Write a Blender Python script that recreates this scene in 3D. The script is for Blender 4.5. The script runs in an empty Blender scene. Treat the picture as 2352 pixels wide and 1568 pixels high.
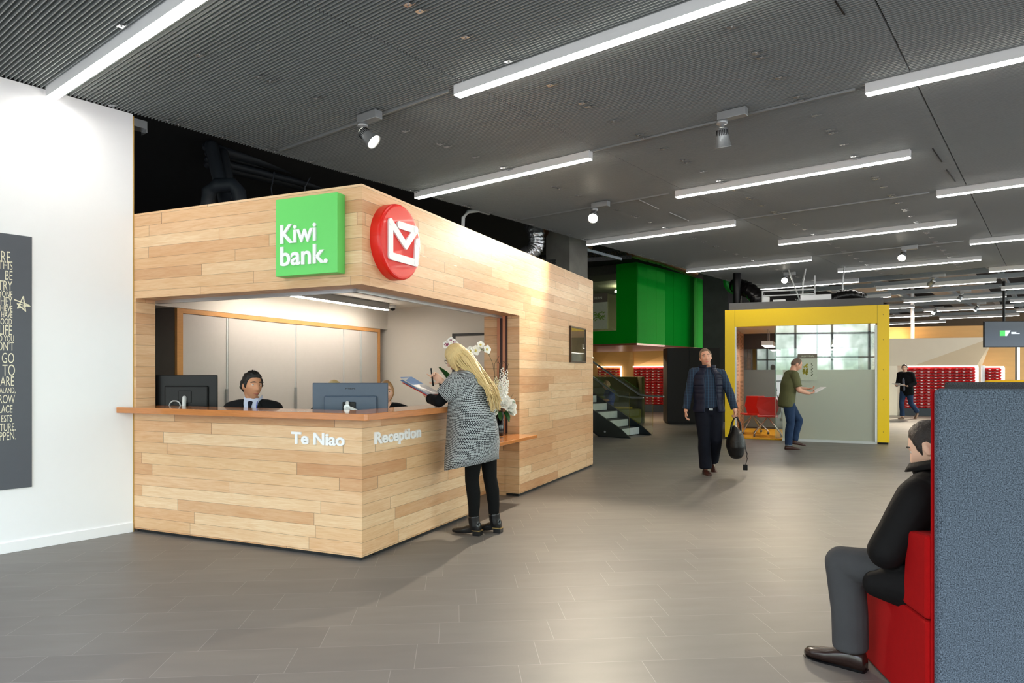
import bpy, math, random
from mathutils import Vector, Matrix, Euler, noise
random.seed(7)
SC = bpy.context.scene
COL = SC.collection
PI = math.pi
R = math.radians
V = Vector
# ------------------------------------------------------------------ camera, sky, exposure
F, CX, HY, EYE = 1585.0, 1176.0, 860.0, 1.4
cam = bpy.data.cameras.new('camera'); camo = bpy.data.objects.new('camera', cam); COL.objects.link(camo)
cam.sensor_width = 36; cam.lens = 36*F/2352; cam.shift_y = (HY-784)/2352
cam.clip_start = .05; cam.clip_end = 300
camo.location = (0, 0, EYE); camo.rotation_euler = (R(90), 0, 0)
SC.camera = camo
SC.view_settings.view_transform = 'Standard'; SC.view_settings.look = 'None'
SC.cycles.max_bounces = 7; SC.cycles.diffuse_bounces = 4; SC.cycles.glossy_bounces = 3; SC.cycles.transmission_bounces = 4; SC.cycles.transparent_max_bounces = 10
SC.view_settings.gamma = 1; SC.view_settings.use_curve_mapping = False
SC.view_settings.exposure = 0.55
LAMP = 22.0        # linear ceiling lights
SKY = 4.7          # daylight through the glazing behind and beside the camera


def lin(c):
    if isinstance(c, str):
        c = tuple(int(c[i:i+2], 16) for i in (0, 2, 4))
    return tuple(((v/255)/12.92 if v/255 <= .04045 else ((v/255+.055)/1.055)**2.4) for v in c)


class NT:
    def __init__(s, tree):
        s.t = tree; s.n = tree.nodes; s.l = tree.links
    def put(s, sock, v):
        if hasattr(v, 'is_output') or isinstance(v, bpy.types.NodeSocket): s.l.new(v, sock)
        else: sock.default_value = v
    def node(s, typ, ins=None, **pr):
        n = s.n.new(typ)
        for k, v in pr.items(): setattr(n, k, v)
        for k, v in (ins or {}).items(): s.put(n.inputs[k], v)
        return n
    def m(s, op, a, b=0.0, c=0.0):
        n = s.n.new('ShaderNodeMath'); n.operation = op
        for i, v in enumerate((a, b, c)): s.put(n.inputs[i], v)
        return n.outputs[0]
    def mix(s, f, a, b, blend='MIX'):
        n = s.n.new('ShaderNodeMix'); n.data_type = 'RGBA'; n.blend_type = blend
        s.put(n.inputs['Factor'], f)
        for k, v in ((6, a), (7, b)):
            s.put(n.inputs[k], v if isinstance(v, bpy.types.NodeSocket) else (*v[:3], 1))
        return n.outputs[2]
    def ramp(s, f, stops, interp='LINEAR'):
        n = s.n.new('ShaderNodeValToRGB'); n.color_ramp.interpolation = interp
        e = n.color_ramp.elements
        while len(e) > 1: e.remove(e[-1])
        for i, (p, c) in enumerate(stops):
            x = e[0] if i == 0 else e.new(p)
            x.position = p; x.color = (*c[:3], 1)
        s.put(n.inputs[0], f)
        return n.outputs[0]


w = bpy.data.worlds.new('daylight'); SC.world = w; w.use_nodes = True
q = NT(w.node_tree); q.n.clear()
tc = q.node('ShaderNodeTexCoord')
sx = q.node('ShaderNodeSeparateXYZ', {0: tc.outputs['Generated']})
nz = q.node('ShaderNodeTexNoise', {'Vector': tc.outputs['Generated'], 'Scale': 9.0, 'Detail': 8.0, 'Roughness': .7})
nz2 = q.node('ShaderNodeTexNoise', {'Vector': tc.outputs['Generated'], 'Scale': 2.5, 'Detail': 3.0})
leaf = q.ramp(nz.outputs[0], [(.40, (.01, .03, .008)), (.50, (.10, .22, .05)), (.60, (.9, 1.0, .85)), (.7, (1.0, 1.05, 1.1))])
band = q.m('MULTIPLY', q.m('LESS_THAN', q.m('ADD', sx.outputs[2], q.m('MULTIPLY', nz2.outputs[0], -.5)), .12), q.m('GREATER_THAN', sx.outputs[2], .0))
skyc = q.ramp(sx.outputs[2], [(0, (.42, .42, .42)), (.02, (.93, .98, 1.10)), (.6, (.90, .98, 1.18))])
c = q.mix(q.m('MULTIPLY', band, .65), skyc, leaf)
bg = q.node('ShaderNodeBackground', {0: c, 1: SKY})
q.l.new(bg.outputs[0], q.node('ShaderNodeOutputWorld').inputs[0])

# ------------------------------------------------------------------ helpers
MATS = {}


def principled(name):
    m = bpy.data.materials.new(name); m.use_nodes = True
    t = NT(m.node_tree); t.n.clear()
    b = t.n.new('ShaderNodeBsdfPrincipled'); o = t.n.new('ShaderNodeOutputMaterial')
    t.l.new(b.outputs[0], o.inputs[0])
    return m, t, b


def mat(name, col, rough=.6, metal=0., var=.06, scale=18., bump=0., emit=0., spec=.5, coat=0., stretch=None, alpha=None, trans=0., bscale=None, sheen=0.):
    if name in MATS: return MATS[name]
    m, t, b = principled(name)
    L = lin(col)
    tc = t.node('ShaderNodeTexCoord')
    vec = tc.outputs['Object']
    if stretch:
        mp = t.node('ShaderNodeMapping', {'Vector': vec, 'Scale': stretch}); vec = mp.outputs[0]
    n = t.node('ShaderNodeTexNoise', {'Vector': vec, 'Scale': scale, 'Detail': 4.0})
    c = t.mix(n.outputs[0], tuple(v*(1-var*1.6) for v in L), tuple(min(1, v*(1+var*1.6)) for v in L))
    t.put(b.inputs['Base Color'], c)
    b.inputs['Roughness'].default_value = rough; b.inputs['Metallic'].default_value = metal
    b.inputs['Specular IOR Level'].default_value = spec
    b.inputs['Coat Weight'].default_value = coat
    b.inputs['Sheen Weight'].default_value = sheen
    if trans: b.inputs['Transmission Weight'].default_value = trans
    if emit:
        t.put(b.inputs['Emission Color'], c); b.inputs['Emission Strength'].default_value = emit
    if bump:
        n2 = t.node('ShaderNodeTexNoise', {'Vector': vec, 'Scale': bscale or scale*4, 'Detail': 3.0})
        bp = t.node('ShaderNodeBump', {'Height': n2.outputs[0], 'Strength': bump, 'Distance': .01})
        t.put(b.inputs['Normal'], bp.outputs[0])
    MATS[name] = m
    return m


def glass(name, tint=(225, 240, 235), opac=.12, rough=.02, refl=1.0):
    """thin architectural pane: see-through with a fresnel reflection"""
    m = bpy.data.materials.new(name); m.use_nodes = True; t = NT(m.node_tree); t.n.clear()
    L = lin(tint)
    tr = t.node('ShaderNodeBsdfTransparent', {0: (*L, 1)})
    gl = t.node('ShaderNodeBsdfGlossy', {0: (1, 1, 1, 1), 'Roughness': rough})
    df = t.node('ShaderNodeBsdfDiffuse', {0: (*L, 1)})
    fr = t.node('ShaderNodeFresnel', {'IOR': 1.5})
    nn = t.node('ShaderNodeTexNoise', {'Scale': 3.0})
    a = t.node('ShaderNodeMixShader', {0: t.m('MULTIPLY', t.m('ADD', nn.outputs[0], .5), opac), 1: tr.outputs[0], 2: df.outputs[0]})
    s = t.node('ShaderNodeMixShader', {0: t.m('MINIMUM', t.m('MULTIPLY', fr.outputs[0], 2.2*refl), 1.0), 1: a.outputs[0], 2: gl.outputs[0]})
    t.l.new(s.outputs[0], t.node('ShaderNodeOutputMaterial').inputs[0])
    MATS[name] = m
    return m


class MB:
    """collects geometry for ONE mesh object"""
    def __init__(s): s.v = []; s.f = []; s.mi = []; s.uv = {}
    def add(s, vs, fs, mi=0, uvs=None):
        o = len(s.v); s.v += [tuple(p) for p in vs]
        for k, f in enumerate(fs):
            if uvs: s.uv[len(s.f)] = uvs[k]
            s.f.append(tuple(i+o for i in f)); s.mi.append(mi)
        return s
    def box(s, x0, x1, y0, y1, z0, z1, mi=0):
        return s.add([(x, y, z) for z in (z0, z1) for y in (y0, y1) for x in (x0, x1)],
                     [(0, 2, 3, 1), (4, 5, 7, 6), (0, 1, 5, 4), (2, 6, 7, 3), (0, 4, 6, 2), (1, 3, 7, 5)], mi)
    def obox(s, c, X, Y, Z, mi=0):
        """oriented box: centre and three half-axis vectors"""
        c, X, Y, Z = V(c), V(X), V(Y), V(Z)
        return s.add([c+X*i+Y*j+Z*k for k in (-1, 1) for j in (-1, 1) for i in (-1, 1)],
                     [(0, 2, 3, 1), (4, 5, 7, 6), (0, 1, 5, 4), (2, 6, 7, 3), (0, 4, 6, 2), (1, 3, 7, 5)], mi)
    def prism(s, poly, z0, z1, mi=0, T=None):
        n = len(poly); T = T or (lambda x, y, z: (x, y, z))
        vs = [T(x, y, z0) for x, y in poly]+[T(x, y, z1) for x, y in poly]
        fs = [tuple(range(n-1, -1, -1)), tuple(range(n, 2*n))]+[(i, (i+1) % n, n+(i+1) % n, n+i) for i in range(n)]
        return s.add(vs, fs, mi)
    def lathe(s, prof, c=(0, 0, 0), d=(0, 0, 1), seg=20, mi=0, cap=True):
        d = V(d).normalized(); u = d.orthogonal().normalized(); w_ = d.cross(u); c = V(c)
        vs = []; fs = []
        for r, h in prof:
            for k in range(seg):
                a = 2*PI*k/seg; vs.append(c+d*h+(u*math.cos(a)+w_*math.sin(a))*r)
        for i in range(len(prof)-1):
            for k in range(seg):
                k2 = (k+1) % seg; fs.append((i*seg+k, i*seg+k2, (i+1)*seg+k2, (i+1)*seg+k))
        if cap:
            fs.append(tuple(range(seg-1, -1, -1))); fs.append(tuple((len(prof)-1)*seg+k for k in range(seg)))
        return s.add(vs, fs, mi)
    def sweep(s, pts, rx, ry=None, side=(1, 0, 0), seg=12, mi=0, caps=True, capk=(1, 1)):
        pts = [V(p) for p in pts]; n = len(pts)
        rx = [rx]*n if isinstance(rx, (int, float)) else list(rx); ry = rx if ry is None else ([ry]*n if isinstance(ry, (int, float)) else list(ry))
        sd = side if isinstance(side, list) else [side]*n
        rings = []
        for i in range(n):
            t = (pts[min(i+1, n-1)]-pts[max(i-1, 0)]).normalized()
            u = V(sd[i]); u = u-t*u.dot(t)
            if u.length < 1e-4: u = t.orthogonal()
            u.normalize(); w_ = t.cross(u)
            rings.append((pts[i], t, u, w_, rx[i], ry[i]))
        full = []
        if caps:
            p, t, u, w_, a, b = rings[0]; r = min(a, b)*capk[0]
            full += [(p-t*r*h, u, w_, a*k, b*k) for h, k in ((.98, .22), (.8, .6), (.45, .89))]
        full += [(p, u, w_, a, b) for p, t, u, w_, a, b in rings]
        if caps:
            p, t, u, w_, a, b = rings[-1]; r = min(a, b)*capk[1]
            full += [(p+t*r*h, u, w_, a*k, b*k) for h, k in ((.45, .89), (.8, .6), (.98, .22))]
        vs = []; fs = []
        for p, u, w_, a, b in full:
            for k in range(seg):
                g = 2*PI*k/seg; vs.append(p+u*a*math.cos(g)+w_*b*math.sin(g))
        m_ = len(full)
        for i in range(m_-1):
            for k in range(seg):
                k2 = (k+1) % seg; fs.append((i*seg+k, i*seg+k2, (i+1)*seg+k2, (i+1)*seg+k))
        fs.append(tuple(range(seg-1, -1, -1))); fs.append(tuple((m_-1)*seg+k for k in range(seg)))
        return s.add(vs, fs, mi)
    def tube(s, pts, r, seg=8, mi=0): return s.sweep(pts, r, seg=seg, mi=mi, side=(.31, .43, .85))
    def ball(s, c, r, mi=0, seg=12, rot=None):
        """ellipsoid, r = scalar or 3-vector"""
        r = (r, r, r) if isinstance(r, (int, float)) else r
        c = V(c); vs = []; fs = []; nr = seg//2
        for i in range(nr+1):
            th = PI*i/nr
            for k in range(seg):
                a = 2*PI*k/seg
                p = V((r[0]*math.sin(th)*math.cos(a), r[1]*math.sin(th)*math.sin(a), r[2]*math.cos(th)))
                vs.append(c+(rot @ p if rot else p))
        for i in range(nr):
            for k in range(seg):
                k2 = (k+1) % seg; fs.append((i*seg+k, (i+1)*seg+k, (i+1)*seg+k2, i*seg+k2))
        return s.add(vs, fs, mi)
    def mesh(s, name):
        me = bpy.data.meshes.new(name); me.from_pydata(s.v, [], s.f)
        me.polygons.foreach_set('material_index', s.mi)
        return me


def boxuv(me):
    uv = me.uv_layers.new(name='m')
    for p in me.polygons:
        n = p.normal; a = max(range(3), key=lambda i: abs(n[i]))
        for li in p.loop_indices:
            co = me.vertices[me.loops[li].vertex_index].co
            uv.data[li].uv = ((co.y, co.z) if a == 0 else (co.x, co.z) if a == 1 else (co.x, co.y))


def obj(name, mb, m, parent=None, smooth=False, bevel=0., uv=False, loc=None, rot=None, sub=0):
    me = mb.mesh(name) if isinstance(mb, MB) else mb
    for x in (m if isinstance(m, (list, tuple)) else [m]): me.materials.append(x)
    if uv: boxuv(me)
    if isinstance(mb, MB) and mb.uv:
        l = me.uv_layers.new(name='m')
        for p in me.polygons:
            if p.index in mb.uv:
                for li, u in zip(p.loop_indices, mb.uv[p.index]): l.data[li].uv = u
    if smooth:
        me.polygons.foreach_set('use_smooth', [True]*len(me.polygons))
    o = bpy.data.objects.new(name, me); COL.objects.link(o)
    if parent: o.parent = parent
    if loc is not None: o.location = loc
    if rot is not None: o.rotation_euler = rot if not isinstance(rot, (int, float)) else (0, 0, rot)
    if bevel:
        b = o.modifiers.new('bevel', 'BEVEL'); b.width = bevel; b.segments = 2; b.limit_method = 'ANGLE'; b.angle_limit = R(40)
    if sub:
        b = o.modifiers.new('sub', 'SUBSURF'); b.levels = sub; b.render_levels = sub
    return o


def tag(o, label, cat, group=None, kind=None):
    o['label'] = label; o['category'] = cat
    if group: o['group'] = group
    if kind: o['kind'] = kind
    return o


def thing(name, label, cat, loc=(0, 0, 0), rz=0., group=None):
    o = bpy.data.objects.new(name, None); COL.objects.link(o); o.empty_display_size = .1
    o.location = loc; o.rotation_euler = (0, 0, rz)
    return tag(o, label, cat, group)


def struct(o, label, cat):
    o['kind'] = 'structure'; o['label'] = label; o['category'] = cat
    return o


def dup(root, loc, rz=None, label=None, group=None):
    r = root.copy(); COL.objects.link(r); r.location = loc
    if rz is not None: r.rotation_euler = (0, 0, rz)
    if label: r['label'] = label
    if group: r['group'] = group
    for ch in list(root.children):
        c = ch.copy(); COL.objects.link(c); c.parent = r
        for g in list(ch.children):
            d = g.copy(); COL.objects.link(d); d.parent = c
    return r


def at(px, py, Y):
    return V(((px-CX)/F*Y, Y, EYE-(py-HY)/F*Y))


def flr(px, py):
    Y = EYE*F/(py-HY); return V(((px-CX)/F*Y, Y, 0))


def textmesh(body, w_=None, h=None, depth=.01, bold=0., spacing=1.0):
    """lettering standing in the local x-z plane, facing -y, lower-left corner at the origin"""
    cu = bpy.data.curves.new('lettering', 'FONT'); cu.body = body; cu.size = 1; cu.extrude = 0.001
    cu.offset = bold; cu.space_character = spacing; cu.resolution_u = 4
    cu.extrude = .5
    o = bpy.data.objects.new('lettering', cu); COL.objects.link(o)
    bpy.context.view_layer.update()
    me = bpy.data.meshes.new_from_object(o.evaluated_get(bpy.context.evaluated_depsgraph_get()))
    bpy.data.objects.remove(o); bpy.data.curves.remove(cu)
    xs = [v.co.x for v in me.vertices]; ys = [v.co.y for v in me.vertices]
    x0, x1, y0, y1 = min(xs), max(xs), min(ys), max(ys)
    sx = w_/(x1-x0) if w_ else None; sy = h/(y1-y0) if h else None
    sx = sx or sy; sy = sy or sx
    for v in me.vertices:
        x, y, z = v.co; v.co = ((x-x0)*sx, -(z+.5)*depth, (y-y0)*sy)
    return me


def join(meshes, name):
    mb = MB()
    for me, M, mi in meshes:
        mb.add([M @ v.co for v in me.vertices], [tuple(p.vertices) for p in me.polygons], mi)
    return mb


def solid(mb, name, m, parent, voxel=.008, sm=4, fac=.5):
    """fuse overlapping closed pieces into one continuous surface"""
    me = mb.mesh(name); o = bpy.data.objects.new(name, me); COL.objects.link(o)
    a = o.modifiers.new('r', 'REMESH'); a.mode = 'VOXEL'; a.voxel_size = voxel
    if sm:
        b = o.modifiers.new('s', 'SMOOTH'); b.iterations = sm; b.factor = fac
    bpy.context.view_layer.update()
    me2 = bpy.data.meshes.new_from_object(o.evaluated_get(bpy.context.evaluated_depsgraph_get()))
    bpy.data.objects.remove(o); bpy.data.meshes.remove(me)
    me2.name = name; me2.materials.clear()
    return obj(name, me2, m, parent, smooth=True)


# frames: booth (local x = along its right face, y = along its front face to the left), ceiling grid, floor tiles
BO = V((-1.125, 5.17, 0)); BA = math.atan2(.9158, .4016)
CA = math.atan2(-.622, .783)
MBo = Matrix.Translation(BO) @ Matrix.Rotation(BA, 4, 'Z')
MCe = Matrix.Rotation(CA, 4, 'Z')
def bw(t, s, z=0): return MBo @ V((t, s, z))
def cw(a, b, z=0): return MCe @ V((a, b, z))

# ------------------------------------------------------------------ materials
def plank_mat(name, tones, pitch=.0955, off=.04, length=1.6, rough=.42, gapcol=(60, 38, 20)):
    m, t, b = principled(name)
    uv = t.node('ShaderNodeUVMap', uv_map='m')
    s = t.node('ShaderNodeSeparateXYZ', {0: uv.outputs[0]})
    v = t.m('DIVIDE', t.m('SUBTRACT', s.outputs[1], off), pitch)
    row = t.m('FLOOR', v); fv = t.m('FRACT', v)
    r1 = t.node('ShaderNodeTexWhiteNoise', {'W': row}, noise_dimensions='1D').outputs[0]
    u = t.m('ADD', t.m('DIVIDE', s.outputs[0], length), t.m('MULTIPLY', r1, 9.0))
    r2 = t.node('ShaderNodeTexWhiteNoise', {'W': t.m('ADD', row, 40.5)}, noise_dimensions='1D').outputs[0]
    u = t.m('MULTIPLY', u, t.m('ADD', t.m('MULTIPLY', r2, .7), .6))
    brd = t.m('FLOOR', u); fu = t.m('FRACT', u)
    cv = t.node('ShaderNodeCombineXYZ', {0: row, 1: brd, 2: 3.0})
    rb = t.node('ShaderNodeTexWhiteNoise', {'Vector': cv.outputs[0]}, noise_dimensions='3D')
    base = t.ramp(rb.outputs[0], [(i/(len(tones)-1), lin(c)) for i, c in enumerate(tones)])
    gc = t.node('ShaderNodeCombineXYZ', {0: t.m('MULTIPLY', s.outputs[0], 2.2), 1: t.m('MULTIPLY', s.outputs[1], 26.0), 2: t.m('MULTIPLY', rb.outputs[0], 60.0)})
    gn = t.node('ShaderNodeTexNoise', {'Vector': gc.outputs[0], 'Scale': 2.2, 'Detail': 6.0, 'Roughness': .62, 'Distortion': 1.1})
    gc2 = t.node('ShaderNodeCombineXYZ', {0: t.m('MULTIPLY', s.outputs[0], 1.3), 1: t.m('MULTIPLY', s.outputs[1], 7.0), 2: t.m('MULTIPLY', rb.outputs[0], 31.0)})
    gn2 = t.node('ShaderNodeTexNoise', {'Vector': gc2.outputs[0], 'Scale': 1.6, 'Detail': 3.0})
    c = t.mix(t.ramp(gn.outputs[0], [(.35, (0, 0, 0)), (.75, (1, 1, 1))]), base, t.mix(1.0, base, (.86, .72, .60), 'MULTIPLY'))
    c = t.mix(t.m('MULTIPLY', t.ramp(gn2.outputs[0], [(.5, (0, 0, 0)), (.72, (1, 1, 1))]), .5), c, t.mix(1.0, base, (.82, .66, .52), 'MULTIPLY'))
    gap = t.m('MAXIMUM', t.m('LESS_THAN', fv, .022), t.m('LESS_THAN', t.m('MULTIPLY', fu, length), .0035))
    c = t.mix(t.m('MULTIPLY', gap, .75), c, lin(gapcol))
    t.put(b.inputs['Base Color'], c)
    b.inputs['Roughness'].default_value = rough
    bp = t.node('ShaderNodeBump', {'Height': t.m('SUBTRACT', 1.0, gap), 'Strength': .4, 'Distance': .003})
    t.put(b.inputs['Normal'], bp.outputs[0])
    MATS[name] = m
    return m


WOOD = plank_mat('pale_timber_boards', [(233, 200, 158), (224, 182, 138), (238, 209, 170), (219, 172, 128), (230, 194, 150), (206, 156, 112), (236, 203, 162), (225, 184, 142)])
SLAB = mat('varnished_timber', (196, 124, 66), .16, var=.14, scale=3, stretch=(3, 3, 40), coat=.4)
WHITE = mat('white_wall_paint', (248, 249, 251), .6, var=.005)
OFFW = mat('warm_white_paint', (226, 220, 210), .6, var=.01)
LETTER = mat('white_letter_acrylic', (244, 245, 246), .35, var=.01)
STEEL = mat('brushed_steel', (190, 192, 194), .3, .9, var=.05, stretch=(1, 1, 30))
ALU = mat('grey_aluminium', (168, 172, 174), .4, .6, var=.03)
DARK = mat('black_paint', (16, 17, 19), .6, var=.1)
BLK = mat('black_plastic', (12, 12, 14), .4, var=.08, spec=.3)
GREYP = mat('grey_white_metal', (205, 208, 208), .4, .1, var=.02)


def floor_mat():
    m, t, b = principled('slate_grey_floor_tiles')
    tc = t.node('ShaderNodeTexCoord'); s = t.node('ShaderNodeSeparateXYZ', {0: tc.outputs['Object']})
    v = t.m('DIVIDE', t.m('SUBTRACT', s.outputs[1], .012), .3); row = t.m('FLOOR', v); fv = t.m('FRACT', v)
    off = t.m('ADD', t.m('ADD', t.m('MULTIPLY', row, .18), t.m('MULTIPLY', t.m('FLOOR', t.m('DIVIDE', row, 5.0)), .28)), .14)
    u = t.m('SUBTRACT', t.m('DIVIDE', s.outputs[0], .607), off); fu = t.m('FRACT', u); tl = t.m('FLOOR', u)
    wn = t.node('ShaderNodeTexWhiteNoise', {'Vector': t.node('ShaderNodeCombineXYZ', {0: row, 1: tl}).outputs[0]}, noise_dimensions='3D')
    n = t.node('ShaderNodeTexNoise', {'Vector': t.node('ShaderNodeMapping', {'Vector': tc.outputs['Object'], 'Scale': (1.2, 4, 1)}).outputs[0], 'Scale': 2.0, 'Detail': 5.0})
    c = t.mix(wn.outputs[0], lin((114, 109, 104)), lin((123, 118, 112)))
    c = t.mix(t.m('MULTIPLY', n.outputs[0], .5), c, lin((105, 100, 96)))
    g = t.m('MAXIMUM', t.m('LESS_THAN', fv, .009), t.m('LESS_THAN', fu, .005))
    c = t.mix(t.m('MULTIPLY', g, .75), c, lin((156, 150, 143)))
    t.put(b.inputs['Base Color'], c)
    t.put(b.inputs['Roughness'], t.m('ADD', t.m('MULTIPLY', n.outputs[0], .12), .40))
    bp = t.node('ShaderNodeBump', {'Height': t.m('SUBTRACT', 1.0, g), 'Strength': .2, 'Distance': .002})
    t.put(b.inputs['Normal'], bp.outputs[0])
    return m


# ------------------------------------------------------------------ the setting
FLA = R(4.75)
struct(obj('floor', MB().box(-26, 34, -6, 46, -.1, 0), floor_mat(), rot=FLA), 'dark grey rectangular floor tiles laid in a staggered bond', 'floor')

SLAT = mat('grey_ceiling_slats', (150, 155, 154), .5, .1, var=.03)
sb = MB()
PB = [-6.47, -3.71, -.9, 1.92, 4.7]
b = -1.6
while b < 18.1:
    for a0, a1 in zip(PB[:-1], PB[1:]): sb.box(a0+.006, a1-.006, b, b+.006, 3.72, 3.752)
    b += .03
a = -6.4
while a < 4.7:
    sb.box(a, a+.0025, -1.6, 18.1, 3.752, 3.776); a += .058
struct(obj('ceiling', sb, SLAT, rot=CA), 'dark grey slatted metal ceiling over the lobby', 'ceiling')
struct(obj('ceiling_slab', MB().box(-30, 6, -2, 44, 4.5, 4.6), mat('black_soffit', (40, 40, 41), .9), rot=CA), 'dark soffit above the slats and the pipes', 'ceiling')
struct(obj('wall_left', MB().box(-6.62, -6.47, -3.2, 2.713, 0, 3.72), WHITE, rot=CA), 'tall white wall left of the timber reception booth', 'wall')
struct(obj('baseboard_left', MB().box(-6.47, -6.458, -3.2, 2.713, 0, .085), WHITE, rot=CA, bevel=.003), 'white baseboard at the foot of the tall white wall', 'baseboard')
struct(obj('trim_1', MB().box(-6.625, -6.466, 2.713, 2.722, 0, 3.70), mat('oak_edge_trim', (196, 160, 92), .5), rot=CA), 'thin oak edge strip at the end of the white wall', 'trim')
struct(obj('trim_2', MB().box(-6.62, -6.50, 2.715, 2.85, 3.63, 3.70).box(-6.62, -6.51, 2.85, 2.855, 3.60, 3.70), STEEL, rot=CA), 'short steel ceiling channel stub at the top end of the white wall', 'trim')

# glazing behind and to the right of the camera: the daylight comes in here
FRAME = mat('dark_window_frame', (52, 56, 58), .4, .4)
def glazing(name, horiz, n, step, zs, a0, b0, label):
    m = MB(); L = n*step
    for i in range(n+1):
        if horiz: m.box(a0+i*step-.04, a0+i*step+.04, b0-.06, b0+.06, 0, 4.5)
        else: m.box(a0-.06, a0+.06, b0+i*step-.04, b0+i*step+.04, 0, 4.5)
    for z in zs:
        if horiz: m.box(a0, a0+L, b0-.05, b0+.05, z-.035, z+.035)
        else: m.box(a0-.05, a0+.05, b0, b0+L, z-.035, z+.035)
    struct(obj(name, m, FRAME, rot=CA), label, 'window')
glazing('window_1', True, 7, 1.6, (.05, 1.1, 2.2, 3.3), -6.4, -3.2, 'tall dark framed glazing behind the lobby')
glazing('window_2', False, 12, 1.9, (.05, 1.1, 3.3), 4.9, -3.2, 'long dark framed glazing along the open side of the lobby')

# ------------------------------------------------------------------ reception booth
BOOTH = thing('reception_booth', 'pale timber clad reception booth with an open corner counter', 'booth', BO, BA)
obj('counter_wall', MB().box(0, .19, 0, 2.46, .03, 1.066).box(.19, 1.776, 0, .19, .03, 1.066), WOOD, BOOTH, uv=True)
obj('plinth', MB().box(.025, .17, .025, 2.44, 0, .03).box(.19, 1.75, .025, .17, 0, .03).box(3.03, 5.87, .02, .17, 0, .03), DARK, BOOTH)
obj('fascia', MB().box(0, .20, 0, 2.60, 2.078, 2.83).box(.20, 3.013, 0, .20, 2.078, 2.83), WOOD, BOOTH, uv=True)
obj('post', MB().box(0, .20, 2.432, 2.60, 1.116, 2.078), WOOD, BOOTH, uv=True)
obj('side_wall', MB().box(3.013, 5.886, 0, .19, .03, 2.83), WOOD, BOOTH, uv=True)
obj('recess_panel', MB().box(1.79, 3.013, .43, .45, 0, .685).box(3.013, 3.03, .17, .45, .0, 2.078), WOOD, BOOTH, uv=True)
obj('shutter_track', MB().box(.20, .235, .2, 2.43, 2.05, 2.085).box(.2, 3.0, .2, .235, 2.05, 2.085), STEEL, BOOTH)
obj('track_post', MB().box(2.985, 3.013, .165, .20, .722, 2.078).box(2.985, 3.013, .235, .27, .722, 2.078), mat('copper_brown_timber', (190, 122, 86), .4), BOOTH)
obj('track_slot', MB().box(2.992, 3.013, .20, .235, .722, 2.078).box(2.99, 3.013, .15, .165, .722, 2.078), mat('dark_maroon_slot', (52, 18, 14), .5), BOOTH)
obj('ceiling_panel', MB().box(.2, 5.886, .2, 4.3, 2.53, 2.60), OFFW, BOOTH)
obj('back_wall', MB().box(5.70, 5.80, .19, 4.3, 0, 2.53).box(3.03, 5.70, .19, .21, 0, 2.53), OFFW, BOOTH)
obj('bulkhead', MB().box(.2, 5.70, 3.60, 4.25, 2.17, 2.53), OFFW, BOOTH)
obj('passage_wall', MB().box(.2, 5.7, 4.25, 4.35, 0, 2.53).box(.2, .3, 2.62, 4.25, 0, 2.53), mat('dim_grey_paint', (150, 146, 142), .7), BOOTH)
SL = MB().prism([(-.155, 2.475), (-.155, -.135), (-.135, -.155), (1.80, -.155), (1.80, .25), (.25, .25), (.25, 2.432), (0, 2.432), (-.005, 2.44)], 1.066, 1.116)
tag(obj('reception_worktop', SL, SLAB, loc=BO, rot=BA, bevel=.004), 'long varnished timber counter top of the reception booth', 'counter')
tag(obj('counter_shelf', MB().prism([(1.80, -.236), (2.975, -.236), (2.975, -.002), (3.01, .002), (3.01, .43), (1.80, .43)], .685, .72), SLAB, loc=BO, rot=BA, bevel=.004), 'low varnished timber shelf beside the reception counter, under the flowers', 'shelf')

# signs -----------------------------------------------------------------
GREEN = mat('bright_green_acrylic', (104, 214, 104), .35, var=.01)
sg = thing('square_sign', 'bright green square sign on the booth fascia', 'sign', bw(0, .45, 2.163), BA-PI/2)
obj('sign_box', MB().box(-.2955, .2955, -.0926, 0, 0, .60), GREEN, sg, bevel=.004)
def glyphs(name, parent, lines, m, y=0., depth=.006):
    parts = []
    for body, x, z, w_, h, bold in lines:
        parts.append((textmesh(body, w_, h, depth, bold), Matrix.Translation((x, y, z)), 0))
    mb = join(parts, name)
    return obj(name, mb, m, parent)
glyphs('lettering', sg, [('Kiwi', -.24, .247, .345, .148, .022), ('bank.', -.24, .075, .455, .15, .022)], LETTER, -.0926, .012)
rd = thing('round_sign', 'red round sign with a white envelope mark on the booth fascia', 'sign', bw(.40, 0, 2.455), BA)
obj('sign_disc', MB().lathe([(.30, 0), (.30, .068), (.297, .08), (.288, .088), (.275, .09)], d=(0, -1, 0), seg=72), mat('glossy_red_acrylic', (232, 30, 18), .35, var=.01, coat=.1), rd, smooth=False)
lp = [(-.045, .128), (.205, .134), (.05, -.02), (-.165, .128), (-.165, -.135), (.205, -.136), (.222, .04)]
lm = MB()
def stroke(mb, pts, wd, y0, y1):
    """flat ribbon with rounded joints in the x-z plane"""
    for i_, ((x0, z0), (x1, z1)) in enumerate(zip(pts[:-1], pts[1:])):
        y0 -= .0004
        d = V((x1-x0, 0, z1-z0)).normalized(); n = V((-d.z, 0, d.x))*wd
        mb.obox(((x0+x1)/2, (y0+y1)/2, (z0+z1)/2), V((x1-x0, 0, z1-z0))/2, (0, (y1-y0)/2, 0), n)
    for i_, (x, z) in enumerate(pts):
        y0 -= .0003; mb.lathe([(wd, 0), (wd, y1-y0)], (x, y0, z), (0, 1, 0), 20)
stroke(lm, lp, .030, -.102, -.088)
obj('envelope_mark', lm, LETTER, rd)
lt = thing('wall_lettering', 'white raised letters Te Niao on the front of the counter', 'lettering', bw(0, .66, .857), BA-PI/2)
glyphs('letters', lt, [('Te Niao', 0, 0, .51, .095, .03)], LETTER, 0, .014)
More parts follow.
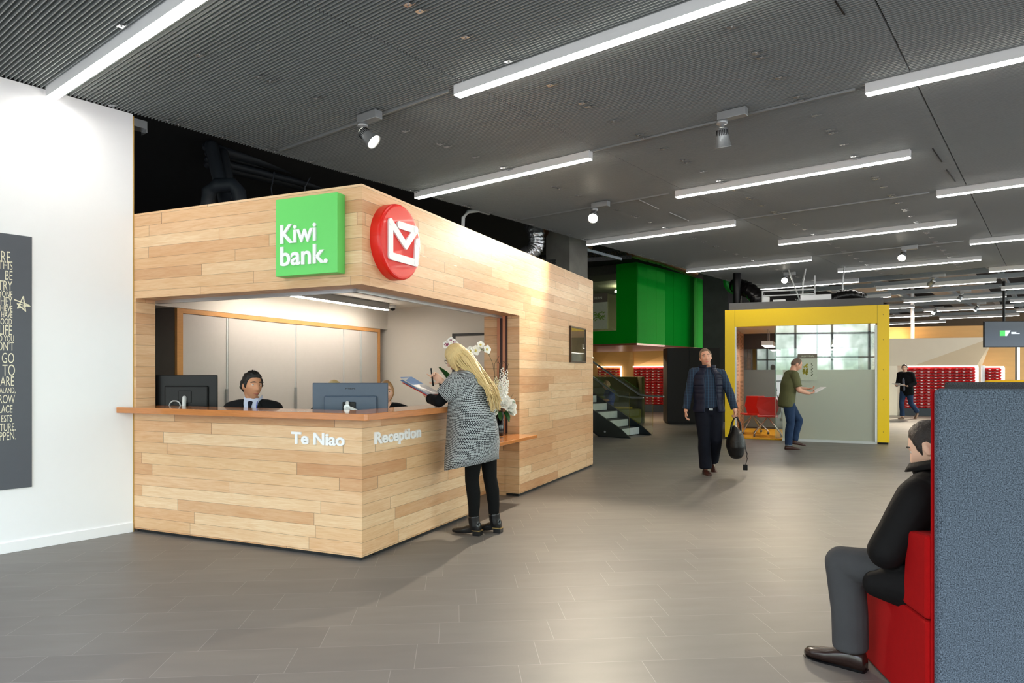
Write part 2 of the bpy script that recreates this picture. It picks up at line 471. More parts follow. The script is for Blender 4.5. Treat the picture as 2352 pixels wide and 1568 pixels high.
lt = thing('wall_lettering', 'white raised letters Reception on the side of the counter', 'lettering', bw(.15, 0, .835), BA)
glyphs('letters', lt, [('Reception', 0, 0, .68, .122, .03)], LETTER, 0, .014)

# wall panel with hand lettering --------------------------------------------
WP = Matrix.Translation(cw(-6.47, 2.713)) @ Matrix.Rotation(CA+PI/2, 4, 'Z')   # x runs away along the wall, -y faces the lobby
wp = thing('lettered_wall_panel', 'dark grey panel with cream hand lettering on the white wall', 'sign', cw(-6.47, 2.713-.7735), CA+PI/2)
obj('panel', MB().box(-1.6, 0, -.012, 0, .50, 2.504), mat('charcoal_panel', (82, 86, 94), .5, var=.03), wp, bevel=.002)
rows = [('HERE.', 606, 30, 33), ('THIS', 621, 22, 33), ('BE', 645, 24, 33), ('COUNTRY', 669, 26, 33), ('EVERYONE', 684, 17, 33), ('THEY', 703, 21, 33), ('ACHIEVE', 716, 16, 33), ('HAVE', 730, 15, 33),
        ('GOOD', 747, 16, 32), ('LIFE', 769, 25, 32), ('AND YOU', 785, 16, 36), ("DON'T", 806, 24, 36), ('GO', 833, 27, 36), ('S TO', 863, 30, 38), ('ARE', 886, 25, 36), ('ZEALAND,', 904, 17, 39),
        ('GROW', 925, 22, 38), ('PLACE', 947, 20, 33), ('ESTS', 967, 18, 32), ('TURE.', 988, 20, 39), ('HAPPEN.', 1010, 22, 40)]
parts = []
for i, (s_, yb, hp, xr) in enumerate(rows):
    Yd = 5.46; z = EYE-(yb-HY)/F*Yd; h = hp/F*Yd*.86
    me = textmesh(s_, None, h, .0015, -.006 if hp > 20 else .0)
    xs = [v.co.x for v in me.vertices]; wdt = max(xs)-min(xs); k = .47
    sh = Matrix.Translation((-.0034*(72-xr)-wdt*k, -.012, z+(i % 3-1)*.002)) @ Matrix.Rotation(R((i*37 % 5-2)*.5), 4, 'Y') @ Matrix.Diagonal((k, 1, 1, 1))
    parts.append((me, sh, 0))
CREAM = mat('cream_lettering', (238, 232, 206), .6)
obj('lettering', join(parts, 'lettering'), CREAM, wp)
stm = MB(); sc_ = [(-.118, 1.99), (-.02, 1.955), (-.098, 1.925), (-.06, 2.02), (-.045, 1.905), (-.10, 1.96), (-.015, 1.945)]
stroke(stm, sc_, .004, -.0135, -.0115); obj('star_doodle', stm, CREAM, wp)

# framed picture on the booth side wall -----------------------------------
pf = thing('framed_picture', 'dark framed glazed picture on the timber side wall of the booth', 'picture', bw(4.78, 0, 1.57), BA)
obj('frame', MB().box(0, .69, -.025, 0, 0, .02).box(0, .69, -.025, 0, .485, .505).box(0, .02, -.025, 0, .02, .485).box(.67, .69, -.025, 0, .02, .485), mat('dark_bronze_frame', (70, 52, 36), .35, .4), pf)
obj('picture', MB().box(.02, .67, -.008, 0, .02, .485), mat('ochre_photo_print', (168, 140, 84), .5, var=.5, scale=4), pf)
obj('glass_pane', MB().box(.02, .67, -.014, -.011, .02, .485), glass('picture_glass', (250, 250, 245), .02, refl=.35), pf)

# cabinet, door, fittings inside the booth -----------------------------------
cb = thing('storage_cabinet', 'long grey storage cabinet with timber edging inside the booth', 'cabinet', BO, BA)
EDGE = mat('golden_timber_edge', (214, 156, 92), .4, var=.1, stretch=(1, 1, 8))
obj('carcass', MB().box(1.42, 5.46, 3.62, 4.24, 0, 2.165), mat('grey_laminate', (128, 120, 114), .5, var=.02), cb)
obj('edging', MB().box(1.42, 5.46, 3.585, 3.63, 2.11, 2.165).box(1.42, 1.50, 3.585, 3.63, 0, 2.11).box(5.40, 5.46, 3.585, 3.63, 0, 2.11), EDGE, cb)
DOORM = mat('pale_grey_laminate', (208, 202, 196), .35, var=.015)
ts = [1.50, 2.18, 3.42, 4.50, 4.93, 5.40]
for i in range(5):
    d = obj('door', MB().box(ts[i]+.006, ts[i+1]-.006, 3.595, 3.62, .05, 2.105), DOORM, cb)
    obj('edge_strip', MB().box(ts[i+1]-.03 if i < 4 else ts[i]+.002, ts[i+1]-.006 if i < 4 else ts[i]+.02, 3.588, 3.596, .05, 2.10), GREYP, d)
    if i < 3: obj('handle', MB().box(ts[i+1]-.05, ts[i+1]-.015, 3.57, 3.588, .75, 1.22), ALU, d)
dr = obj('door_1', MB().box(5.655, 5.70, .98, 1.03, 0, 2.07).box(5.655, 5.70, 2.27, 2.32, 0, 2.07).box(5.655, 5.70, .98, 2.32, 2.03, 2.07), mat('black_door_frame', (34, 32, 31), .5), loc=BO, rot=BA)
struct(dr, 'white door in a black frame at the back of the booth', 'door')
obj('door_leaf', MB().box(5.672, 5.70, 1.03, 2.27, .01, 2.03), mat('door_white', (216, 210, 202), .45, var=.01), dr)
obj('hinge', MB().box(5.66, 5.672, 2.245, 2.275, 1.55, 1.66).box(5.66, 5.672, 2.245, 2.275, 1.78, 1.9), STEEL, dr)
cm = thing('dome_camera', 'small dark dome security camera on the booth ceiling', 'camera', bw(5.25, 3.2, 2.53), BA)
obj('mount', MB().lathe([(.055, 0), (.055, -.04), (.045, -.05)], d=(0, 0, 1), seg=20), GREYP, cm, smooth=True)
obj('dome', MB().ball((0, 0, -.05), .042), BLK, cm, smooth=True)
EMIT = mat('lamp_diffuser', (255, 250, 242), .5, var=0, emit=LAMP)
bl = thing('linear_ceiling_light', 'slim linear light under the white ceiling inside the booth', 'lamp', bw(2.0, 3.13, 2.42), BA)
obj('housing', MB().box(0, 2.99, -.04, .04, .012, .11), ALU, bl); obj('diffuser', MB().box(.003, 2.987, -.035, .035, 0, .012), mat('booth_lamp_diffuser', (255, 245, 232), .5, var=0, emit=34.), bl)

# desk, monitors, chairs ------------------------------------------------------
dk = thing('reception_desk', 'grey work desk behind the reception counter', 'desk', BO, BA)
obj('desk_top', MB().prism([(.20, 2.42), (.20, .20), (1.7, .20), (1.7, .75), (.75, .75), (.75, 2.42)], .70, .73), GREYP, dk)
for t_, s_ in ((.7, 2.3), (1.6, .7), (.3, .3), (.3, 2.3), (.7, .75)): obj('leg', MB().box(t_-.03, t_+.03, s_-.03, s_+.03, 0, .70), ALU, dk)


def monitor(p, rz, w_, h, zb, base, label, bodym, arm):
    """back of a flat screen on a pole arm, its back faces local -y"""
    t = thing('computer_monitor', label, 'monitor', (p[0], p[1], base), rz)
    z0 = zb-base
    obj('casing', MB().box(-w_/2, w_/2, 0, .028, z0, z0+h), bodym, t, bevel=.006)
    obj('rear_cover', MB().box(-w_*.34, w_*.36, -.03, 0, z0+.03, z0+h*.70), bodym, t, bevel=.012)
    obj('screen', MB().box(-w_/2+.01, w_/2-.01, .028, .030, z0+.02, z0+h-.01), mat('dark_screen', (24, 30, 44), .2), t)
    obj('mount_plate', MB().box(-.055, .055, -.042, -.03, z0+h*.22, z0+h*.56), BLK, t, bevel=.004)
    if arm:
        a = obj('arm', MB().sweep([(-.01, -.055, z0+h*.54), (-.01, -.06, z0+h*.44), (.03, -.06, z0+h*.40), (.17, -.06, z0+.07), (.20, -.06, z0-.05), (.20, -.06, 0.03)], .017, seg=10), GREYP, t, smooth=True)
        obj('joint', MB().lathe([(.028, 0), (.028, .03)], (-.01, -.075, z0+h*.43), (0, 1, 0)), STEEL, a)
        obj('arm_base', MB().box(.12, .28, -.12, .0, 0, .03), ALU, t, bevel=.005)
    else:
        obj('stand', MB().sweep([(0, -.05, z0+.12), (0, -.07, z0), (0, -.06, .02)], .02, seg=10), GREYP, t, smooth=True)
        obj('cable_loop', MB().tube([V((-.08+.05*math.cos(g), -.06, z0+.05+.045*math.sin(g))) for g in [i*PI/5 for i in range(11)]], .006), GREYP, t, smooth=True)
        obj('stand_base', MB().box(-.11, .11, -.13, .04, 0, .02), ALU, t, bevel=.005)
    return t, z0


SLATE = mat('slate_blue_plastic', (66, 82, 102), .38, var=.04)
mo, mz = monitor((-1.375, 5.86), 0, .64, .365, .965, .73, 'slate blue back of a monitor on a white arm at the counter corner', SLATE, True)
glyphs('maker_lettering', mo, [('PHILIPS', -.04, mz+.31, .085, .012, .02)], BLK, 0, .001)
monitor((-3.03, 6.42), R(6), .55, .33, 1.065, .73, 'black back of a monitor beside the left booth post', BLK, False)


def office_chair(loc, rz, label):
    t = thing('office_chair', label, 'chair', loc, rz)
    f = mat('black_chair_fabric', (30, 28, 28), .9, bump=.2, scale=60)
    obj('seat', MB().box(-.24, .24, -.24, .24, .46, .54), f, t, bevel=.03)
    b_ = MB(); n = 8
    prof = [(-.2+.4*i/n, .62+0*.0, 1.02+.06*math.sin(PI*i/n)) for i in range(n+1)]
    b_.prism([(x, .62) for x, _, _ in prof]+[(x, z) for x, _, z in reversed(prof)], -.28, -.22, 0, T=lambda x, y, z: (x, z, y))
    obj('backrest', b_, f, t, bevel=.02)
    obj('back_bar', MB().box(-.03, .03, -.285, -.26, .46, .7), BLK, t)
    obj('column', MB().lathe([(.03, .1), (.03, .46)]), STEEL, t, smooth=True)
    for k in range(5):
        g = 2*PI*k/5; l = obj('foot_spoke', MB().sweep([(0, 0, .11), (.28*math.cos(g), .28*math.sin(g), .075)], .02), BLK, t)
        obj('castor', MB().lathe([(.03, -.02), (.03, .02)], (.28*math.cos(g), .28*math.sin(g), .03), (-math.sin(g), math.cos(g), 0), 12), BLK, l)
    return t


office_chair((-2.36, 6.5, 0), R(180), 'black office chair behind the man in the dark suit')
office_chair((-1.93, 6.95, 0), R(170), 'black office chair with its rounded back left of the monitor')
office_chair((-1.36, 7.75, 0), R(185), 'black office chair under the woman behind the monitor')

# ------------------------------------------------------------------ ceiling lights
HOUSE = mat('pale_grey_lamp_housing', (226, 228, 228), .5, var=.01)
def ceiling_light(label, a, b):
    t = thing('linear_ceiling_light', label, 'lamp', cw(a, b, 3.636), CA, 'linear ceiling lights in staggered rows')
    obj('housing', MB().box(0, 2.60, -.0375, .0375, .008, .104), HOUSE, t)
    obj('diffuser', MB().box(.006, 2.594, -.036, .036, 0, .008), EMIT, t)
    br = MB().box(.16, .30, -.02, .02, .104, .112); obj('bracket', br, ALU, t)
    obj('bracket', MB().box(2.3, 2.44, -.02, .02, .104, .112), ALU, t)
    obj('flex', MB().tube([(.0, 0, .09), (-.05, 0, .10), (-.055, 0, .13)], .006), HOUSE, t)
    return t


ORD = ['nearest the camera', 'second', 'third', 'fourth', 'fifth', 'sixth', 'seventh', 'eighth', 'ninth']
proto = None
for cname, a0, b0, n in (('left', -6.42, 2.06, 9), ('middle', -3.81, 4.08, 8), ('right', -1.22, 6.1, 7)):
    for k in range(n):
        lab = f'white linear ceiling light in the {cname} row, {ORD[k]}' + ('' if k == 0 else ' from the camera')
        if not proto: proto = ceiling_light(lab, a0, b0)
        else: dup(proto, cw(a0, b0+4.065*k, 3.636), None, lab)
# thin lighting tracks between the lights
for i, (a0, a1, b, w_) in enumerate(((-3.78, -1.3, 6.1, 'before the booth'), (-3.78, -1.3, 10.15, 'over the walkway'), (-6.3, -3.9, 4.08, 'over the booth corner'), (-6.3, -3.9, 8.14, 'over the far end of the booth'), (-3.78, -1.3, 14.2, 'before the yellow room'))):
    tag(obj('lighting_track', MB().box(a0, a1, b-.007, b+.007, 3.70, 3.718), ALU, rot=CA), f'thin silver lighting track {w_}', 'track')

# ceiling clips
cm_ = MB().box(-.03, .02, -.02, .02, 3.706, 3.709).box(-.03, -.027, -.02, .02, 3.709, 3.722).box(.02, .05, .012, .016, 3.706, 3.716).lathe([(.008, 0), (.005, .01)], (0, 0, 3.696), (0, 0, 1), 8)
clip0 = None
for a in (-6.37, -4.87, -3.185, -1.71):
    for k in range(1, 18):
        for d in (-.05, .05, .48):
            if a < -6 and k+d < 2: continue
            p = cw(a, k*1.0+.02+d, 0)
            if clip0 is None:
                clip0 = tag(obj('ceiling_clip', cm_, STEEL, loc=p, rot=CA), 'small silver fixing clip under the grey ceiling slats', 'clip', 'silver clips on the slatted ceiling')
            else:
                o = clip0.copy(); COL.objects.link(o); o.location = p


# spotlights -----------------------------------------------------------------
LENS = mat('spot_lens', (255, 246, 226), .3, var=0, emit=25.)
def spotlight(loc, aim, label, power=0, angle=50, warm=(1, .86, .66), lens=True):
    t = thing('track_spotlight', label, 'spotlight', loc, CA, 'silver spotlights on the lobby ceiling')
    obj('driver_box', MB().box(-.03, .22, -.04, .04, -.07, 0), ALU, t, bevel=.003)
    obj('swivel', MB().lathe([(.052, -.07), (.045, -.10), (.02, -.105), (.02, -.135)], seg=20), ALU, t, smooth=True)
    d = Matrix.Rotation(-CA, 3, 'Z') @ (V(aim)-V(loc)).normalized(); p0 = V((0, 0, -.14))
    h = obj('lamp_head', MB().lathe([(.034, -.01), (.046, .0), (.05, .045), (.068, .15), (.072, .155), (.066, .155), (.060, .145)], p0, d, 24, cap=False).lathe([(.034, -.012), (.0, -.013)], p0, d, 24, cap=False), ALU, t, smooth=True)
    rb = MB(); u = d.orthogonal().normalized(); w_ = d.cross(u)
    for k in range(20):
        g = 2*PI*k/20; r_ = u*math.cos(g)+w_*math.sin(g); tg = d.cross(r_)
        rb.obox(p0+d*.03+r_*.049, d*.024, r_*.003, tg*.003)
    obj('cooling_fin', rb, DARK, h)
    obj('lens', MB().lathe([(.061, .147), (.0, .148)], p0, d, 24, cap=False), LENS, h)
    if power:
        l = bpy.data.lights.new('spot_beam', 'SPOT'); l.energy = power; l.spot_size = R(angle); l.spot_blend = .7; l.color = warm; l.shadow_soft_size = .05
        lo = bpy.data.objects.new('spot_beam', l); COL.objects.link(lo); lo.parent = t
        lo.location = p0+d*.17; lo.rotation_euler = d.to_track_quat('-Z', 'Y').to_euler()
    return t


Z = 3.70
spotlight(cw(-4.86, 3.98, Z), (2.6, 5.0, 0), 'silver spotlight nearest the camera, before the booth corner', 130)
spotlight(cw(-2.33, 5.9, Z), (2.5, 7.2, 0), 'silver spotlight with its head hanging straight down', 100, 70)
spotlight(cw(-4.9, 7.95, Z), (-.1, 5.2, .6), 'glaring spotlight facing the camera over the walkway', 480, 75)
spotlight(cw(-2.2, 14.06, Z), (3.4, 8.5, 0), 'dark spotlight hanging before the yellow room', 150)
spotlight(cw(-4.86, 16.03, Z), (2.5, 8.5, .5), 'bright spotlight right above the yellow room', 200)
spotlight(cw(-2.27, 18.44, Z), (9, 22, 0), 'spotlight at the far edge of the slatted ceiling')
spotlight(cw(-2.11, 22.4, Z), (10, 19, 0), 'spotlight below the open ceiling, left of the hanging screen pole', 400)
spotlight(cw(-2.05, 26.4, Z), (12.5, 22.5, .8), 'distant spotlight just left of the hanging screen pole', 400)
spotlight(cw(-3.3, 27.3, Z), (11.0, 22.6, 1.5), 'most distant spotlight above the plywood wall', 1000, 90)

# open ceiling beyond the slats -------------------------------------------------
GALV = mat('galvanised_channel', (150, 160, 166), .4, .6, var=.06)
for i, b in enumerate((18.6, 20.2, 21.6, 24.0, 26.2, 28.4, 31.0, 34)):
    tag(obj('ceiling_channel', MB().box(-6.4, 3.0, b-.03, b+.03, 3.86, 3.98), GALV, rot=CA), f'galvanised cross channel of the open ceiling, {ORD[i] if i else "first"} behind the slats', 'channel')
for i, a in enumerate((-5.6, -4.1, -2.7, -1.2, .3)):
    tag(obj('ceiling_runner', MB().box(a-.05, a+.05, 18.2, 36, 3.98, 4.10), GALV, rot=CA), f'galvanised runner of the open ceiling, {("first", "second", "third", "fourth", "fifth")[i]} from the left', 'runner')
tag(obj('air_duct', MB().box(-5.2, -4.4, 19, 36, 4.12, 4.45), mat('beige_duct', (168, 156, 142), .7), rot=CA), 'square beige air duct high above the open ceiling, left', 'duct')
tag(obj('air_duct', MB().box(-3.4, -2.0, 19, 36, 4.16, 4.45), mat('beige_duct', (168, 156, 142), .7), rot=CA), 'wide square beige air duct high above the open ceiling, right', 'duct')
struct(obj('wall_far', MB().box(-14, 8, 40, 40.2, 0, 4.5), mat('far_wall_paint', (150, 128, 104), .8), rot=CA), 'brownish far wall behind the open plan area', 'wall')

# dark void over the booths: pipes, column, ducts ----------------------------------
struct(obj('wall_back', MB().box(-20, -19.8, -2, 44, 0, 4.5).box(-20, -6.62, -3.2, -3.0, 0, 4.5), mat('void_wall', (30, 31, 34), .9), rot=CA), 'dark wall behind the booths', 'wall')
PIPE = mat('dark_blue_black_pipe', (38, 44, 52), .5)
tag(obj('riser_pipe', MB().tube([at(486, 336, 9.0), at(505, 420, 9.0), at(520, 470, 8.9)], .085, 16), PIPE, smooth=True), 'thick dark riser pipe rising behind the booth, left one of a pair', 'pipe')
tag(obj('riser_pipe', MB().tube([at(512, 352, 9.3), at(528, 430, 9.3), at(530, 480, 9.3)], .07, 16), PIPE, smooth=True), 'thinner dark riser pipe behind the booth, right one of a pair', 'pipe')
tag(obj('bent_pipe', MB().tube([at(478, 470, 8.6), at(480, 440, 8.6), at(500, 425, 8.6), at(535, 425, 8.6), at(548, 440, 8.6), at(552, 480, 8.6)], .09, 16), PIPE, smooth=True), 'dark elbow pipe looping just above the booth top', 'pipe')
for i, (y0, y1, d, rr) in enumerate(((338, 432, 9.2, .075), (352, 446, 9.5, .05), (366, 455, 9.4, .05), (378, 462, 9.8, .06))):
    tag(obj('long_pipe', MB().tube([at(478, y0, d), at(840, y1, d+3.2), at(1130, y1+72, d+7)], rr, 14), PIPE, smooth=True), f'long dark pipe over the booth, {("topmost", "second", "third", "lowest")[i]} of four', 'pipe')
for i, (x0, y0, x1, y1) in enumerate(((628, 470, 630, 395), (700, 450, 712, 408))):
    tag(obj('cable', MB().tube([at(x0, y0, 8), at((x0+x1)/2-6, (y0+y1)/2, 8), at(x1, y1, 8.1)], .007, 6), PIPE), f'thin hanging cable above the booth, {("left", "right")[i]} one', 'cable')
CONC = mat('raw_concrete', (104, 104, 98), .85, var=.3, scale=3, bump=.2)
struct(obj('column_1', MB().box(-7.42, -6.9, 10.35, 10.95, 0, 4.5), CONC, rot=CA), 'raw concrete column behind the booth', 'column')
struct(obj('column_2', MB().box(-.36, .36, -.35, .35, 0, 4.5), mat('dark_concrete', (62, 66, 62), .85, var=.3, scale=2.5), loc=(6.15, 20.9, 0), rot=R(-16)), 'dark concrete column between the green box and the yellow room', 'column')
tag(obj('grey_conduit', MB().tube([at(1063, 524, 10.6), at(1064, 500, 10.6), at(1075, 486, 10.6), at(1100, 483, 10.8), at(1122, 490, 11.2)], .03, 10), GREYP, smooth=True), 'pale grey conduit curving down beside the concrete column', 'conduit')


def foil_tube(pts, r, label, m, n=40):
    """crinkled flexible duct"""
    P = [V(p) for p in pts]; q_ = []
    for i in range(n+1):
        f_ = i/n*(len(P)-1); k = min(int(f_), len(P)-2); f_ -= k
        p0, p1, p2, p3 = P[max(k-1, 0)], P[k], P[k+1], P[min(k+2, len(P)-1)]
        q_.append(.5*((2*p1)+(p2-p0)*f_+(2*p0-5*p1+4*p2-p3)*f_*f_+(3*p1-p0-3*p2+p3)*f_**3))
    rs = [r*(1+.07*math.sin(i*2.4)+random.uniform(-.05, .05)) for i in range(n+1)]
    return tag(obj('flexible_duct', MB().sweep(q_, rs, side=(.2, .3, .9), seg=18), m, smooth=True), label, 'duct')


FOIL = mat('crinkled_silver_foil', (200, 202, 206), .22, .9, var=.1, bump=1.0, scale=8, bscale=22)
BFOIL = mat('brown_wrapped_foil', (112, 80, 54), .3, .7, var=.4, bump=1.0, scale=5, bscale=16)
BLKD = mat('black_foil_duct', (24, 22, 22), .25, .2, bump=.7, bscale=20)
foil_tube([at(1205, 585, 12.2), at(1222, 578, 12.2), at(1232, 560, 12.2), at(1230, 530, 12.2), at(1222, 515, 12.4)], .14, 'shiny silver foil duct bending down behind the booth', FOIL)
foil_tube([at(1242, 531, 12.6), at(1290, 546, 13.4), at(1352, 566, 14.8)], .09, 'brown foil wrapped duct running from the silver one', BFOIL)
foil_tube([at(1448, 578, 16.5), at(1520, 598, 18.2), at(1594, 626, 20.0)], .13, 'dark brown foil duct along the top of the green box', BFOIL)
foil_tube([at(1668, 635, 19.5), at(1671, 655, 19.5), at(1685, 668, 19.5), at(1692, 655, 19.3)], .10, 'green lit foil duct beside the dark column', mat('green_lit_foil_tint', (60, 160, 80), .3, .6, bump=.8, bscale=20))  # green light on the foil is painted into its base colour
# cable tray and strut behind the booth
tr = thing('cable_tray', 'long perforated cable tray above the green box stair', 'tray', (0, 0, 0))
A0, A1 = at(1225, 592, 13.0), at(1440, 575, 15.6)
B0, B1 = at(1235, 603, 12.2), at(1450, 590, 14.6)
for s0, s1 in ((A0, A1), (B0, B1)):
    d = (s1-s0)/2; n = V((0, 0, 1)).cross(d).normalized()
    obj('tray_rail', MB().obox((s0+s1)/2, d, n*.01, (0, 0, .04)), mat('dark_steel_tray', (42, 44, 46), .5, .5), tr)
tb_ = MB()
for i in range(26):
    f_ = i/25; tb_.tube([A0.lerp(A1, f_), B0.lerp(B1, f_)], .012, 6)
obj('tray_rung', tb_, mat('olive_steel', (150, 146, 116), .5, .4), tr)
tag(obj('strut_channel', MB().obox((at(1330, 569, 13.2)+at(1428, 595, 13.6))/2, (at(1428, 595, 13.6)-at(1330, 569, 13.2))/2, (0, .03, 0), (0, 0, .025)), GALV), 'shiny galvanised strut below the cable tray', 'channel')
tag(obj('strut_hanger', MB().obox(at(1331, 555, 13.2), (.015, 0, 0), (0, .015, 0), (0, 0, .17)), GALV), 'short vertical hanger holding the galvanised strut', 'hanger')

for i, (x0, y0, x1, y1, mm, lab) in enumerate(((1468, 459, 1513, 480, GREYP, 'pale slot in the slatted ceiling above the walkway, nearer one of two'), (1538, 488, 1582, 507, GREYP, 'pale slot in the slatted ceiling above the walkway, farther one of two'),
        (1918, 2, 1940, 34, DARK, 'dark slot at the top of the slatted ceiling'), (2142, 341, 2163, 372, DARK, 'dark slot in the slatted ceiling at right, nearer one of two'), (2174, 390, 2194, 417, DARK, 'dark slot in the slatted ceiling at right, farther one of two'))):
    p0 = at(x0, y0, 2.315*F/(HY-y0)); p1 = at(x1, y1, 2.315*F/(HY-y1)); d = (p1-p0)/2; d.z = 0; n = V((-d.y, d.x, 0)).normalized()
    tag(obj('access_slot', MB().obox(((p0+p1)/2).xy.to_3d()+V((0, 0, 3.716)), d, n*.005, (0, 0, .003)), mm), lab, 'slot')

# ------------------------------------------------------------------ green mezzanine box (ceiling axes)
GBX = cw(-2.37-6.47+.0, 0, 0)
GC = V((3.33, 18.4, 0))                       # its front right corner
GM = mat('green_painted_panel', (4, 168, 46), .65, var=.03, spec=.06)
gb = thing('green_room', 'bright green mezzanine room box behind the booth', 'room', GC, CA)
# local x = to the right (a), y = away (b); the box lies at x<0
g = MB(); g.box(-6, 0, 0, .06, 2.24, 2.60).box(-.62, 0, 0, .06, 2.60, 4.40)
obj('front_frame', g, mat('deep_green_panel', (6, 165, 32), .6, var=.03, spec=.1), gb)
gs = MB()
for i in range(8): gs.box(-.06, 0, .006+i*.56, i*.56+.555, 2.24, 4.40)
obj('side_panel', gs, GM, gb)
obj('soffit', MB().box(-6, 0, 0, 4.5, 2.19, 2.24), mat('reddish_timber_soffit', (150, 84, 60), .3, stretch=(1, 20, 1), var=.2), gb)
obj('deck', MB().box(-6, -.06, .06, 4.5, 2.24, 2.32), DARK, gb)
obj('glass_pane', MB().box(-6, -.62, .02, .035, 2.60, 4.40), glass('mezzanine_glass', (240, 243, 228), .05, refl=.5), gb)
obj('inner_wall', MB().box(-6, -.06, 3.6, 3.7, 2.3, 4.4), mat('olive_inner_wall', (150, 142, 116), .8), gb)
obj('inner_ceiling', MB().box(-2.6, -.4, .3, 3.5, 4.02, 4.2), mat('dark_olive_ceiling', (58, 60, 48), .8), gb)
obj('ceiling_lamp', MB().lathe([(.26, 0), (.26, .03)], (-1.3, 1.6, 3.85), (0, 0, 1), 28), mat('dim_round_lamp', (230, 226, 200), .5, var=0, emit=60.), gb)
ps = thing('door_poster', 'grey and white poster headed FERN on the glass of the green room', 'poster', GC+MCe.to_3x3() @ V((-1.47, -.001, 2.66)), CA)
obj('header', MB().box(0, .57, -.006, .0, .74, .98), mat('poster_grey', (112, 104, 90), .6), ps)
obj('sheet', MB().box(0, .57, -.006, .0, 0, .74), mat('poster_white', (202, 208, 182), .6), ps)
fm = MB(); random.seed(3)
for i in range(46):
    x = .08+.4*random.random(); z = .25+.22*random.random(); g_ = random.uniform(-.6, .9)
    fm.obox((x, -.008, z), V((math.cos(g_), 0, math.sin(g_)))*.045, (0, .0015, 0), V((-math.sin(g_), 0, math.cos(g_)))*.008)
obj('fern_print', fm, mat('fern_green_ink', (120, 160, 60), .6), ps)
glyphs('lettering', ps, [('FERN', .16, .83, .24, .065, .02)], mat('poster_white', (202, 208, 182), .6), 0, .009)

bc = thing('black_cabinet', 'tall black cabinet under the right end of the green room', 'cabinet', (4.39, 19.5, 0), R(-4))
obj('body', MB().box(0, 1.45, 0, .8, .05, 2.15), mat('matt_black_laminate', (14, 12, 13), .5), bc)
obj('door', MB().box(.01, .60, -.02, 0, .06, 2.14), mat('matt_black_laminate', (14, 12, 13), .5), bc); obj('door', MB().box(.61, 1.44, -.02, 0, .06, 2.14), mat('matt_black_laminate', (14, 12, 13), .5), bc)
obj('plinth', MB().box(.03, 1.42, .03, .75, 0, .05), DARK, bc)

# stair: rises along -a, width along b ------------------------------------------------
stw = thing('staircase', 'steel staircase with pale treads and glass sides behind the booth', 'stairs', (2.40, 15.3, 0), CA)
NS, RUN, RISE, WD = 12, .29, .178, 1.02
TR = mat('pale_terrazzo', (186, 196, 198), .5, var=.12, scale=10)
for i in range(NS):
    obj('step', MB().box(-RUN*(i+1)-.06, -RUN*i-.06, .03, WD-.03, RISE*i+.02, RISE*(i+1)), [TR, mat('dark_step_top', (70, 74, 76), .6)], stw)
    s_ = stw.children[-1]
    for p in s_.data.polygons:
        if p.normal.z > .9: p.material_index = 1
STR = mat('blue_black_steel', (18, 28, 34), .35, .4)
for y0, y1 in ((-.02, .03), (WD-.03, WD+.02)):
    L = NS*RUN; H_ = NS*RISE
    obj('stringer', MB().prism([(.25, 0), (.02, .0), (-.55, 0), (-L, H_-.42), (-L, H_+.02), (0, .20)], y0, y1, 0, T=lambda x, z, y: (x, y, z)), STR, stw)
GLS = glass('balustrade_glass', (248, 250, 243), .015, refl=.35)
for y in (-.05, WD+.04):
    p_ = obj('glass_side', MB().prism([(.26, .02), (.26, 1.0), (-.12, 1.06), (-3.4, 1.06+3.28*RISE/RUN), (-3.4, 3.28*RISE/RUN-.2), (-.5, .02)], y-.006, y+.006, 0, T=lambda x, z, y_: (x, y_, z)), GLS, stw)
    obj('bolt', MB().lathe([(.022, 0), (.022, .02)], (-.35, y-.03, .12), (0, 1, 0), 12).lathe([(.022, 0), (.022, .02)], (-.75, y-.03, .4), (0, 1, 0), 12).lathe([(.022, 0), (.022, .02)], (-.75, y-.03, .12), (0, 1, 0), 12), STEEL, p_)
for y in (.02, WD-.02):
    obj('handrail', MB().tube([(.55, y, .90), (.28, y, .90), (-.05, y, .93), (-3.2, y, .93+3.15*RISE/RUN)], .022, 10), STEEL, stw, smooth=True)

# ------------------------------------------------------------------ plywood wall with red bins
PA = math.atan2(-2.7, 9.05); PO = V((5.33, 26.1, 0))
MP = Matrix.Translation(PO) @ Matrix.Rotation(PA, 4, 'Z')
PLY = mat('orange_plywood', (222, 168, 96), .4, var=.06, scale=2, stretch=(1, 1, 6))
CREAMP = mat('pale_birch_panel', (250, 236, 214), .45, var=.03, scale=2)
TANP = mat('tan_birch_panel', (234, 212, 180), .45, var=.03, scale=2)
def pl_x(px, y=0.):   # local x on the wall line (offset y towards the camera is negative)
    d = V((math.cos(PA), math.sin(PA))); n = V((-d.y, d.x)); o = V((PO.x, PO.y))+n*y; r = (px-CX)/F
    return (r*o.y-o.x)/(d.x-r*d.y)
struct(obj('wall_plywood', MB().box(-8, 14.0, .25, .4, 0, 3.05), PLY, loc=PO, rot=PA), 'orange plywood wall at the far end', 'wall')
x0, x1, x2 = pl_x(2030), pl_x(2224), pl_x(2258)
fc = MB()
ZT, ZB = 2.62, 1.70
